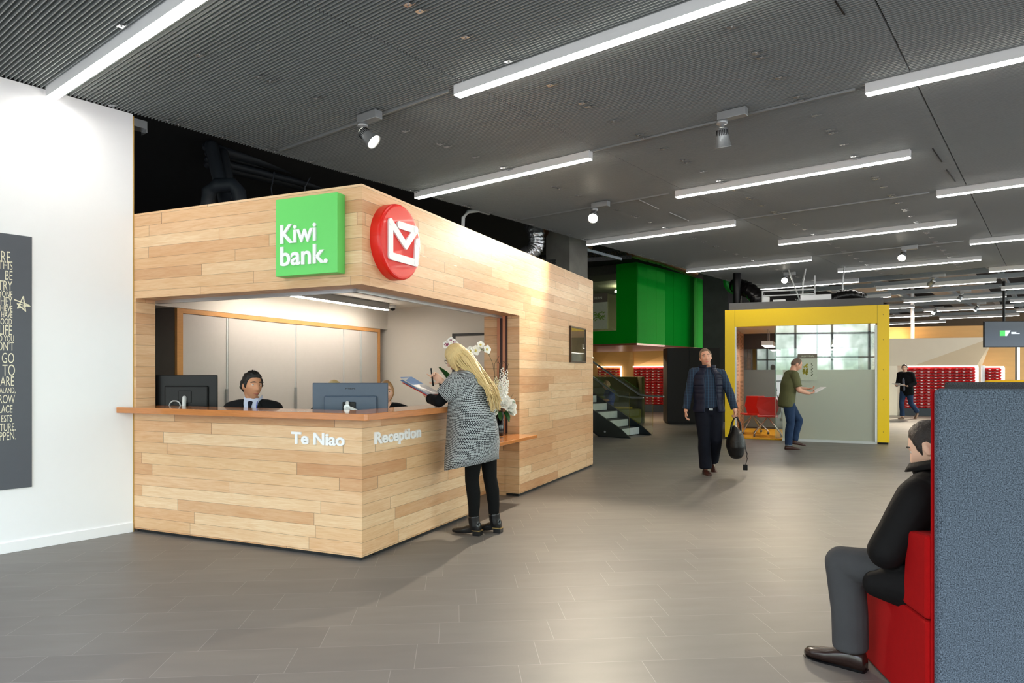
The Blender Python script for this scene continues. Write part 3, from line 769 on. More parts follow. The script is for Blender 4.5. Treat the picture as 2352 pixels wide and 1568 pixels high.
# faceted panel: upper and side facets lean forward to a corner point
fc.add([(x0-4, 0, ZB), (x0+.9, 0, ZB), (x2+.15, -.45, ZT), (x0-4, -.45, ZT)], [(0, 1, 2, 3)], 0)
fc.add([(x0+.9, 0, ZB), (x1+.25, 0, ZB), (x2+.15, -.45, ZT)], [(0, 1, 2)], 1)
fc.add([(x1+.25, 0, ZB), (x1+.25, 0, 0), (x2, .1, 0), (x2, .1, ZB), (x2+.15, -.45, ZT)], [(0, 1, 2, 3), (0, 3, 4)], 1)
fc.box(x0-4, x0+.42, 0, .05, 0, ZB, 0).box(x0+.42, x1+.26, .22, .25, 0, ZB, 0)
fc.add([(x0-4, -.45, ZT), (x2+.15, -.45, ZT), (x2+.15, .25, ZT), (x0-4, .25, ZT)], [(0, 1, 2, 3)], 0)
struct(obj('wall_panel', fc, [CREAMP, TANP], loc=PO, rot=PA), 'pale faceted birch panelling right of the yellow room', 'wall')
tag(obj('white_post', MB().box(-.04, .04, -.04, .04, 2.62, 4.4), WHITE, loc=MP @ V((pl_x(2094), -.1, 0))), 'thin white post above the birch panelling', 'post')
fl_ = MB()   # warm facets left, under the green room
a0, a1, a2, a3 = pl_x(1300), pl_x(1425), pl_x(1456), pl_x(1545)
fl_.add([(a0, .1, 0), (a1, 0, 0), (a1, -.2, 2.8), (a0, .1, 2.8)], [(0, 1, 2, 3)], 0)
fl_.add([(a1, 0, 0), (a2, .0, 0), (a2, -.25, 2.8), (a1, -.2, 2.8)], [(0, 1, 2, 3)], 0)
fl_.add([(a2, 0, 1.7), (a3+1.5, 0, 1.7), (a3+1.5, -.6, 2.8), (a2, -.25, 2.8)], [(0, 1, 2), (0, 2, 3)], 0)
struct(obj('wall_facet', fl_, PLY, loc=PO, rot=PA), 'folded orange plywood panels under the green room', 'wall')
wl = bpy.data.lights.new('plywood_downlight', 'AREA'); wl.energy = 110; wl.size = 2.5; wl.color = (1, .8, .5)
wlo = bpy.data.objects.new('plywood_downlight', wl); COL.objects.link(wlo); wlo.location = MP @ V((-.6, -4.6, 2.17)); wlo.rotation_euler = (R(12), 0, PA)

REDB = mat('red_plastic_bin', (214, 26, 30), .3, var=.05)
LABW = mat('white_bin_label', (240, 236, 232), .5)
binm = MB()
binm.add([(-.098, 0, 0), (.098, 0, 0), (.098, -.12, 0), (-.098, -.12, 0), (-.098, 0, .085), (.098, 0, .085), (.098, -.16, .055), (-.098, -.16, .055)],
         [(3, 2, 6, 7), (0, 3, 7, 4), (1, 5, 6, 2), (0, 1, 2, 3), (0, 4, 5, 1)], 0)
binm.box(-.06, .0, -.166, -.150, .03, .052, 1)
binm.box(-.098, .098, -.165, -.155, .05, .06, 0)
bin0 = None
def bins(xa, nx, nz, ztop, y, label, group, label2=''):
    global bin0
    for i in range(nx):
        for k in range(nz):
            p = MP @ V((xa+.105+i*.21, y, ztop-.105-k*.099))
            if bin0 is None:
                bin0 = obj('storage_bin', binm, [REDB, LABW], loc=p, rot=PA); o = bin0
            else:
                o = bin0.copy(); COL.objects.link(o); o.location = p
            tag(o, label, 'bin', group)
def bin_rack(xa, nx, nz, ztop, y, label, blabel, group):
    t = thing('bin_rack', label, 'rack', MP @ V((xa, y, 0)), PA)
    w_ = nx*.21
    obj('back_panel', MB().box(-.02, w_+.02, 0, .02, ztop-.02-nz*.099, ztop), mat('red_rack_panel', (190, 24, 28), .4), t)
    obj('light_strip', MB().box(-.03, w_+.06, -.18, .0, ztop+.0, ztop+.045), mat('white_led_strip', (255, 250, 246), .5, var=0, emit=1.3), t)
    obj('end_strip', MB().box(w_+.02, w_+.07, -.2, .02, ztop-.02-nz*.099, ztop), mat('white_led_strip', (255, 250, 246), .5, var=0, emit=1.3), t)
    obj('plinth', MB().box(-.03, w_+.03, -.18, .02, 0, ztop-.03-nz*.099), mat('dark_slate_plinth', (40, 44, 54), .5), t)
    bins(xa, nx, nz, ztop, y, blabel, group)
XR = pl_x(2080)
bin_rack(XR, 10, 14, 1.655, .18, 'red bin rack with white lit edges on the birch panelling', 'red storage bin with a white label in the rack on the birch panelling', 'red bins on the birch panelling')
bin_rack(pl_x(1457), 7, 14, 1.68, -.02, 'red bin rack under the green room beside the black cabinet', 'red storage bin in the rack beside the black cabinet', 'red bins beside the black cabinet')
bin_rack(pl_x(1425)-.84, 4, 8, 1.68, -.02, 'red bin rack seen through the stair glass', 'red storage bin in the rack seen through the stair glass', 'red bins behind the stair')
bin_rack(pl_x(2262), 2, 7, 1.63, -.05, 'narrow red bin rack at the right end behind the grey sofas', 'red storage bin in the narrow rack behind the grey sofas', 'red bins behind the grey sofas')
tag(obj('white_pillar', MB().box(-.05, .05, -.05, .05, 0, 1.7), WHITE, loc=MP @ V((x2-.02, -.05, 0)), rot=PA), 'thin white upright left of the narrow red bin rack', 'post')
tag(obj('steel_post', MB().box(-.04, .04, -.04, .04, 0, 2.9), STEEL, loc=at(2337, 860, 19.5)*V((1, 1, 0)).x if False else V((at(2337, 860, 19.5).x, 19.5, 0))), 'slim steel post below the hanging screen', 'post')

tv = thing('hanging_screen', 'dark blue screen hanging from the ceiling at the right edge', 'screen', V((13.0, 19.0, 2.15)), R(-4))
obj('panel', MB().box(0, 1.25, 0, .06, 0, .72), BLK, tv, bevel=.006)
def screen_mat():
    m, t, b = principled('lit_blue_screen')
    tc = t.node('ShaderNodeTexCoord'); s = t.node('ShaderNodeSeparateXYZ', {0: tc.outputs['Generated']})
    n = t.node('ShaderNodeTexNoise', {'Vector': tc.outputs['Generated'], 'Scale': 1.5})
    c = t.ramp(t.m('ADD', s.outputs[2], t.m('MULTIPLY', n.outputs[0], .2)), [(.1, lin((96, 112, 140))), (.5, lin((62, 82, 118))), (.9, lin((16, 32, 74)))])
    b.inputs['Base Color'].default_value = (.01, .01, .02, 1); b.inputs['Roughness'].default_value = .2
    t.put(b.inputs['Emission Color'], c); b.inputs['Emission Strength'].default_value = .22
    return m
obj('screen', MB().box(.015, 1.235, -.004, 0, .015, .705), screen_mat(), tv)
obj('picture_mark', MB().box(.41, .55, -.007, -.004, .31, .46), mat('screen_green', (60, 170, 80), .5, emit=.8), tv)
obj('picture_mark', MB().prism([(.55, .31), (.60, .31), (.69, .46), (.55, .46)], -.007, -.004, 0, T=lambda x, z, y: (x, y, z)), mat('screen_pale', (190, 200, 215), .5, emit=.8), tv)
obj('picture_line', MB().box(.71, .84, -.007, -.004, .40, .42).box(.71, .93, -.007, -.004, .365, .385), mat('screen_pale', (190, 200, 215), .5, emit=.8), tv)
obj('hanger_pole', MB().tube([(.58, .1, .3), (.58, .1, 2.3)], .035, 10), BLK, tv)

# ------------------------------------------------------------------ yellow meeting room (parallel to the booth)
YO = V((7.54, 13.78, 0)); YEL = mat('yellow_painted_panel', (255, 212, 2), .4, var=.015)
yr = thing('yellow_meeting_room', 'free standing glass meeting room in a bright yellow frame', 'room', YO, BA)
# local x = into the room, y = to the left along the front
y0, y1, YD = .218, 2.955, 3.0
fr = MB()
fr.box(0, .12, 0, y0, .04, 2.80).box(0, .12, y1, 3.163, .04, 2.80).box(0, .12, y0, y1, 2.435, 2.80)
obj('yellow_frame', fr, YEL, yr, bevel=.003)
obj('side_wall', MB().box(.12, YD, 0, .10, .04, 2.78).box(.12, YD, 3.06, 3.163, .04, 2.78), YEL, yr)
obj('frame_joint', MB().box(-.001, .0, y0-.003, y0+.001, .04, 2.80).box(-.001, 0, y1-.001, y1+.003, 2.44, 2.8), mat('dark_joint', (120, 90, 10), .6), yr)
obj('frame_screw', join([(MB().lathe([(.011, 0), (.011, .004)], (0, y0*.5, z), (-1, 0, 0), 10).mesh('x'), Matrix(), 0) for z in (.25, .9, 1.5, 2.1, 2.6)], 'x'), mat('brass_screw', (190, 150, 40), .4, .5), yr)
obj('foot', MB().box(.03, .15, .02, .20, 0, .04).box(.03, .15, 2.97, 3.15, 0, .04), BLK, yr)
obj('roof', MB().box(.10, YD+.1, .10, 3.08, 2.78, 2.96), mat('dark_grey_fascia', (92, 92, 94), .6), yr)
obj('inner_ceiling', MB().box(.05, YD, .1, 3.06, 2.44, 2.50), OFFW, yr)
YF = mat('yellow_carpet', (206, 150, 20), .95, var=.25, scale=40, bump=.3)
obj('carpet', MB().box(.10, YD, .1, 3.06, .004, .03), YF, yr)
# perforated timber lining on both side walls
PERF = mat('perforated_oak', (206, 158, 124), .5, var=.05); HOLE = mat('slot_shadow', (70, 42, 28), .8)
for yy, sgn in ((3.06, -1), (.10, 1)):
    for xa, xb in ((.14, .62), (.78, 1.9), (2.0, 2.95)):
        lin_ = obj('timber_lining', MB().box(xa, xb, min(yy, yy+sgn*.025), max(yy, yy+sgn*.025), .03, 2.44), PERF, yr)
        hm = MB(); z = .14
        while z < 2.38:
            if not (.0 < (z % .62) < .12):
                x = xa+.05
                while x < xb-.10:
                    hm.box(x, x+.07, min(yy+sgn*.024, yy+sgn*.0265), max(yy+sgn*.024, yy+sgn*.0265), z, z+.014); x += .14
            z += .034
        obj('slot', hm, HOLE, lin_)
    obj('lining_channel', MB().box(.64, .76, min(yy, yy+sgn*.03), max(yy, yy+sgn*.03), .03, 2.44), ALU, yr)
obj('wall_plate', MB().box(.3, .42, 3.028, 3.036, 1.25, 1.40).box(.3, .38, 3.028, 3.036, 1.05, 1.15).box(.95, 1.03, 3.028, 3.036, .42, .52), WHITE, yr)
obj('door_pull', MB().lathe([(.045, 0), (.045, .04)], (.70, 3.03, 1.5), (0, -1, 0), 16), BLK, yr)
DG = glass('tinted_rear_glass', (96, 108, 108), .25, refl=1.3)
obj('rear_glass', MB().box(2.96, 2.98, .12, 3.05, .03, 2.44), DG, yr)
obj('rear_frosting', MB().box(2.945, 2.958, .12, 3.05, .05, 1.52), mat('dark_frosting', (98, 108, 108), .6, var=.02), yr)
obj('rear_bar', MB().box(2.93, 2.99, .12, 3.05, 0.03, .07).box(2.93, 2.99, .12, 3.05, 2.05, 2.44), mat('dark_brown_bar', (58, 50, 46), .5), yr)
FG = glass('clear_front_glass', (243, 249, 247), .03, refl=1.2)
yg = 2.13    # free edge of the sliding pane
obj('front_glass', MB().box(.045, .057, y0+.03, yg, .05, 2.435), FG, yr)
def frost_mat():
    m = bpy.data.materials.new('frosted_film'); m.use_nodes = True; t = NT(m.node_tree); t.n.clear()
    tr = t.node('ShaderNodeBsdfTransparent', {0: (*lin((226, 236, 224)), 1)}); df = t.node('ShaderNodeBsdfDiffuse', {0: (*lin((236, 238, 228)), 1)})
    tl = t.node('ShaderNodeBsdfTranslucent', {0: (*lin((214, 218, 204)), 1)})
    n = t.node('ShaderNodeTexNoise', {'Scale': 6.0})
    a = t.node('ShaderNodeMixShader', {0: t.m('ADD', t.m('MULTIPLY', n.outputs[0], .02), .45), 1: df.outputs[0], 2: tl.outputs[0]})
    s = t.node('ShaderNodeMixShader', {0: .80, 1: tr.outputs[0], 2: a.outputs[0]})
    t.l.new(s.outputs[0], t.node('ShaderNodeOutputMaterial').inputs[0]); return m
FROST = frost_mat()
obj('frosted_film', MB().box(.040, .043, y0+.03, yg-.14, .05, 1.50), FROST, yr)
obj('pane_edge', MB().box(.042, .06, yg-.008, yg, .05, 2.435).box(.042, .06, 1.32, 1.328, .05, 2.435).box(.042, .06, y0+.9, y0+.905, 0.05, 1.5), mat('green_glass_edge', (130, 190, 176), .2), yr)
obj('floor_rail', MB().box(.02, .09, y0, 2.0, .0, .05), GREYP, yr)
obj('glazing_bead', MB().box(.0, .07, y0+.0, y0+.04, .05, 2.40).box(.0, .05, y1-.03, y1, .05, 2.435), mat('white_bead', (228, 230, 228), .4), yr)
kp = thing('door_poster', 'small poster with a yellow flower on the glass of the yellow room', 'poster', YO+Matrix.Rotation(BA, 3, 'Z') @ V((.030, 1.70, 1.28)), BA-PI/2)
obj('header', MB().box(0, .38, -.004, 0, .46, .55), mat('poster_grey', (112, 104, 90), .6), kp)
obj('sheet', MB().box(0, .38, -.004, 0, 0, .46), mat('pale_green_sheet', (196, 204, 184), .6), kp)
km = MB()
for i in range(20): km.obox((.10+.10*random.random(), -.006, .12+.25*random.random()), (.018, 0, .008), (0, .001, 0), (-.006, 0, .016))
obj('flower_print', km, mat('mustard_ink', (170, 160, 50), .6), kp)
km = MB()
for i in range(9): km.obox((.27+.015*(i % 2), -.006, .10+.03*i), (.012, 0, .0), (0, .001, 0), (0, 0, .008))
obj('leaf_print', km, mat('dark_leaf_ink', (70, 76, 50), .6), kp)
glyphs('lettering', kp, [('KOWHAI', .08, .488, .24, .035, .02)], mat('poster_white', (202, 208, 182), .6), 0, .007)
pd = thing('pendant_light', 'white rectangular pendant light inside the yellow room', 'lamp', YO+Matrix.Rotation(BA, 3, 'Z') @ V((1.5, 2.35, 2.06)), BA)
obj('shade', MB().box(-.6, .6, -.12, .12, 0, .10), WHITE, pd); obj('diffuser', MB().box(-.58, .58, -.11, .11, -.006, 0), mat('pendant_diffuser', (255, 250, 240), .5, var=0, emit=16.), pd)
obj('suspension_wire', MB().tube([(-.3, 0, .1), (-.3, 0, .38)], .006, 6).tube([(.3, 0, .1), (.3, 0, .38)], .006, 6), STEEL, pd)
dup(pd, YO+Matrix.Rotation(BA, 3, 'Z') @ V((1.5, .9, 2.06)), BA, 'white rectangular pendant light above the frosted glass of the yellow room')

# clutter on the roof of the yellow room
YM = Matrix.Translation(YO) @ Matrix.Rotation(BA, 4, 'Z')
tag(obj('control_box', MB().box(.3, .6, 1.05, 1.65, 2.965, 3.09), WHITE, loc=YO, rot=BA), 'long white control box on the roof of the yellow room', 'box')
tag(obj('junction_box', MB().box(.4, .6, 2.28, 2.42, 2.965, 3.10), GREYP, loc=YO, rot=BA), 'small grey junction box on the roof, left of the long white box', 'box')
tag(obj('junction_box', MB().box(.4, .6, 1.95, 2.2, 2.965, 3.03), GREYP, loc=YO, rot=BA), 'low grey junction box on the roof between two boxes', 'box')
tag(obj('pipe_frame', MB().box(.7, .73, 1.35, 2.45, 3.24, 3.27).box(.7, .73, 1.35, 2.45, 3.14, 3.165).box(.7, .73, 2.42, 2.45, 2.965, 3.24).box(.7, .73, 1.35, 1.38, 2.965, 3.55), GREYP, loc=YO, rot=BA), 'pale tube frame standing on the roof of the yellow room', 'frame')
foil_tube([YM @ V((.8, .45, 3.05)), YM @ V((.7, .7, 3.1)), YM @ V((.7, 1.0, 3.03))], .11, 'short black foil duct on the right part of the yellow room roof', BLKD, 24)
foil_tube([YM @ V((.9, 2.5, 3.05)), YM @ V((1.0, 2.7, 3.3)), YM @ V((1.2, 2.92, 3.42)), YM @ V((1.4, 3.05, 3.50))], .17, 'thick black foil duct rising at the left end of the yellow room', BLKD, 24)
tag(obj('black_pipe', MB().tube([YM @ V((.9, 3.0, 2.97)), YM @ V((.9, 3.0, 3.75))], .09, 16), BLK, smooth=True), 'upright black pipe at the left end of the yellow room roof', 'pipe')
for i, (ya, yb, za) in enumerate(((1.9, 1.65, 3.72), (1.55, 1.62, 3.72), (.78, .82, 3.72))):
    tag(obj('roof_conduit', MB().tube([YM @ V((.8, yb, 2.97)), YM @ V((.8, (ya+yb)/2+.02, 3.4)), YM @ V((.8, ya, za))], .016, 8), GREYP, smooth=True), f'thin pale conduit rising from the yellow room roof, {("left", "middle", "right")[i]} one', 'conduit')

# red chairs in the yellow room
def red_chair(t_, s_, rz, label):
    t = thing('red_chair', label, 'chair', YO+Matrix.Rotation(BA, 3, 'Z') @ V((t_, s_, .03)), rz, 'red chairs in the yellow room')
    rm = mat('red_chair_shell', (206, 34, 22), .35, var=.03)
    sm_ = MB(); n = 8; vs = []; fs = []
    prof = [(-.20, .44), (.0, .43), (.19, .435), (.235, .45)]
    obj('seat', MB().box(-.22, .22, -.20, .24, .43, .465), rm, t, bevel=.015)
    pts = [(-.17, .47), (-.235, .66), (-.20, .88), (.20, .88), (.235, .66), (.17, .47)]
    bk = MB().prism(pts, 0, .022, 0, T=lambda x, z, d: (x, -.22-d-.10*(z-.46)+.03*(abs(x)/.235)**2, z))
    obj('backrest', bk, rm, t, bevel=.006)
    fm_ = STEEL
    for k, (x, y) in enumerate(((-.28, -.28), (.28, -.28), (-.28, .28), (.28, .28))):
        l = obj('leg', MB().tube([(0, 0, .43), (x*.25, y*.25, .33), (x, y, .07)], .012, 8), fm_, t, smooth=True)
        obj('castor', MB().lathe([(.028, -.02), (.028, .02)], (x, y, .03), (1, 0, 0), 14), mat('grey_castor', (88, 86, 84), .5), l)
    return t
red_chair(1.35, 2.70, BA+R(-70), 'red chair on castors by the perforated timber lining')
red_chair(.72, 2.33, BA+R(-86), 'red chair on castors nearest the open front of the yellow room')
tb = thing('meeting_table', 'pale round table behind the frosted glass of the yellow room', 'table', YO+Matrix.Rotation(BA, 3, 'Z') @ V((1.6, 1.2, .03)), BA)
obj('table_top', MB().lathe([(.55, .70), (.55, .73)], seg=36), WHITE, tb); obj('pedestal', MB().lathe([(.28, 0), (.28, .015), (.035, .03), (.035, .70)], seg=24), STEEL, tb)

# ------------------------------------------------------------------ sofas
def felt(name, a, b_):
    m, t, b = principled(name); tc = t.node('ShaderNodeTexCoord')
    n = t.node('ShaderNodeTexNoise', {'Vector': tc.outputs['Object'], 'Scale': 210.0, 'Detail': 2.0, 'Roughness': .8})
    t.put(b.inputs['Base Color'], t.ramp(n.outputs[0], [(.36, lin(a)), (.64, lin(b_))]))
    b.inputs['Roughness'].default_value = .95; b.inputs['Specular IOR Level'].default_value = .2
    bp = t.node('ShaderNodeBump', {'Height': n.outputs[0], 'Strength': .5, 'Distance': .004}); t.put(b.inputs['Normal'], bp.outputs[0])
    return m
FELT = felt('blue_grey_felt', (42, 49, 58), (106, 117, 131)); DFELT = felt('charcoal_felt', (36, 37, 40), (78, 80, 84))
REDF = mat('red_wool', (158, 3, 6), .9, var=.06, scale=30, bump=.15, bscale=300, spec=.2)
SA = math.atan2(-.121, .993)
sf = thing('high_back_sofa', 'red wool sofa with a tall blue grey felt back at the right edge', 'sofa', (1.653, 2.71, 0), SA)
obj('back_panel', MB().box(.018, 1.9, 0, .045, .03, 1.344), FELT, sf, bevel=.018)
obj('inner_lining', MB().box(.0145, 1.9, .044, .056, .03, 1.338), REDF, sf, bevel=.01)
obj('seat', MB().prism([(.057, 0.01), (.75, .01), (.78, .36), (.765, .405), (.70, .41), (.057, .41)], .0, 1.88, 0, T=lambda y, z, x: (x, y, z)), REDF, sf, bevel=.012)
obj('back_cushion', MB().prism([(.057, .415), (.28, .415), (.245, .72), (.22, .74), (.057, .755)], .0, 1.88, 0, T=lambda y, z, x: (x, y, z)), REDF, sf, bevel=.015)
s2 = thing('high_back_sofa', 'charcoal felt high back sofa behind the blue grey one', 'sofa', (3.28, 5.2, 0), SA)
obj('back_panel', MB().box(0, 1.9, 0, .06, .03, 1.344), DFELT, s2, bevel=.02)
obj('seat', MB().box(.02, 1.88, -.6, 0, .02, .42), REDF, s2, bevel=.02)
s3 = thing('high_back_sofa', 'yellow topped high back sofa farthest right behind the charcoal one', 'sofa', (4.72, 6.85, 0), SA)
obj('back_panel', MB().box(0, 1.9, 0, .07, .03, 1.346), mat('yellow_wool', (236, 178, 20), .9, bump=.2, bscale=200), s3, bevel=.02)
obj('seat', MB().box(.02, 1.88, .07, .7, .02, .42), mat('yellow_wool', (236, 178, 20), .9), s3, bevel=.02)
OLV = mat('olive_wool', (112, 116, 34), .9, var=.06, bump=.15, bscale=150); OLD = mat('dark_olive_wool', (84, 82, 24), .9, bump=.15, bscale=150)
s4 = thing('olive_sofa', 'olive green high back sofa behind the stair', 'sofa', (3.78, 19.6, 0), R(0))
obj('back_panel', MB().box(-3.0, 0, .75, .83, .02, 1.34), OLD, s4, bevel=.02)
obj('side_panel', MB().box(-.08, 0, 0.05, .75, .02, 1.34), OLD, s4, bevel=.02)
obj('seat', MB().box(-2.9, -.1, 0, .74, .02, .42), OLV, s4, bevel=.03)
obj('seat_cushion', MB().box(-1.05, -.35, .02, .6, .42, .47), mat('mustard_wool', (170, 150, 20), .9), s4, bevel=.02)
obj('low_back', MB().box(-2.9, -.95, -.02, .12, .42, .78), OLV, s4, bevel=.03)

# ------------------------------------------------------------------ people
def rotm(yaw=0, pitch=0, roll=0):
    """head turn: yaw + = to own left, pitch + = up, roll + = towards own right shoulder"""
    return (Matrix.Rotation(R(yaw), 3, 'Z') @ Matrix.Rotation(R(pitch), 3, 'X') @ Matrix.Rotation(R(roll), 3, 'Y'))


def headpt(th, ph):
    """point on a face-shaped head; ph = 0 looks forward (+y)"""
    n = V((math.sin(th)*math.sin(ph), math.sin(th)*math.cos(ph), math.cos(th)))
    x, y, z = n.x*.076, n.y*(.097 if n.y > 0 else .100), n.z*(.124 if n.z > 0 else .116)
    if z < -.01:
        k = min(1, (-.01-z)/.10)
        x *= 1-.34*k
        if y > 0: y = y*(1-.10*k)+.012*k
        else: y = y*(1-.40*k)
    if n.y > 0:
        G = lambda a, s: math.exp(-(a/s)**2)
        fr = min(1, n.y*2.2)
        dz = 0
        if -.050 < z < .03:
            prof = max(0, (.03-z)/.06) if z > -.03 else max(0, (z+.050)/.02)
            dz += .027*prof*G(x, .0125 if z > -.012 else .016)
        dz += .006*G(z-.038, .012)*G(abs(x)-.028, .03)
        dz -= .010*G(z-.012, .016)*G(abs(x)-.032, .016)
        dz += .006*G(z+.020, .03)*G(abs(x)-.044, .02)
        dz += .007*G(z+.066, .012)*G(x, .026)
        dz -= .004*G(z+.082, .007)*G(x, .03)
        dz += .008*G(z+.102, .014)*G(x, .022)
        y += dz*fr
    return V((x, y, z))


def head_into(m, c, Rm, s=1.0, nt=44, np_=56):
    vs = []; fs = []
    for i in range(nt+1):
        for k in range(np_):
            vs.append(c+Rm @ (headpt(PI*max(.004, min(.996, i/nt)), 2*PI*k/np_)*s))
    for i in range(nt):
        for k in range(np_):
            k2 = (k+1) % np_; fs.append((i*np_+k, i*np_+k2, (i+1)*np_+k2, (i+1)*np_+k))
    fs.append(tuple(range(np_-1, -1, -1))); fs.append(tuple(nt*np_+k for k in range(np_)))
    # flip so normals point outwards
    m.add(vs, [tuple(reversed(f)) for f in fs])
    for sx in (-1, 1):
        m.ball(c+Rm @ V((sx*.078*s, -.012*s, -.004*s)), (.010*s, .016*s, .030*s), rot=Rm @ Matrix.Rotation(R(-18*sx), 3, 'Z'), seg=14)


def hair_cap(c, Rm, s, line, thick, rough, nt=46, np_=60, seed=1):
    """line(ph) = height of the hairline for a bearing ph (0 = forehead, pi = nape)"""
    m = MB(); ids = {}; vs = []; fs = []
    for i in range(nt+1):
        for k in range(np_):
            th = PI*max(.004, min(.996, i/nt)); ph = 2*PI*k/np_
            p = headpt(th, ph); a = abs((ph+PI) % (2*PI)-PI)
            d = (p.z-line(a))/.022
            w_ = max(-.35, min(1, d))
            n = V((p.x/.006, p.y/.0095, (p.z)/.014)).normalized()
            nn = noise.noise(p*70+V((seed*7, 0, 0)))*rough+noise.noise(p*190+V((0, seed*9, 0)))*rough*.7
            vs.append(c+Rm @ ((p+n*(thick*w_+max(0, w_)*nn))*s)); ids[i, k] = w_
    for i in range(nt):
        for k in range(np_):
            k2 = (k+1) % np_
            if max(ids[i, k], ids[i, k2], ids[i+1, k], ids[i+1, k2]) > -.3:
                fs.append((i*np_+k, (i+1)*np_+k, (i+1)*np_+k2, i*np_+k2))
    m.add(vs, fs)
    return m


def hand_into(m, wr, d, palm, side, curl=(.5, .5, .5, .5), thumb=.5, s=1.0):
    """wr wrist, d pointing direction, palm = palm-facing normal, side +1: thumb on d x palm side"""
    d = V(d).normalized(); pn = V(palm); pn = (pn-d*pn.dot(d)).normalized(); x = d.cross(pn)*side  # towards the thumb
    wr = V(wr)
    m.sweep([wr-d*.03*s, wr, wr+d*.035*s, wr+d*.085*s], [.025*s, .027*s, .037*s, .040*s], [.020*s, .018*s, .015*s, .012*s], side=x, seg=14)
    Ls = (.072, .080, .074, .058); offs = (.030, .010, -.010, -.029)
    for L, o, cu in zip(Ls, offs, curl):
        p = wr+d*(.085-.10*abs(o)*.6)*s+x*o*s; pts = [p-d*.02*s, p]; ang = 0
        for seg_, f_ in ((.46, .75), (.30, 1.0), (.24, .8)):
            ang += cu*f_; dd = d*math.cos(ang)+pn*math.sin(ang)
            p = p+dd*L*seg_*s; pts.append(p)
        m.sweep(pts, [.0095*s, .0095*s, .0088*s, .0080*s, .0070*s], side=x, seg=10)
    p = wr+d*.022*s+x*.026*s
    t1 = (d*.55+x*.8+pn*.35*thumb).normalized(); t2 = (d*.85+x*.35+pn*.6*thumb).normalized()
    m.sweep([p-x*.012*s, p, p+t1*.036*s, p+t1*.036*s+t2*.030*s, p+t1*.036*s+t2*.052*s], [.014*s, .0135*s, .0115*s, .010*s, .008*s], side=pn, seg=10)


def lerp(a, b, f): return V(a)+(V(b)-V(a))*f


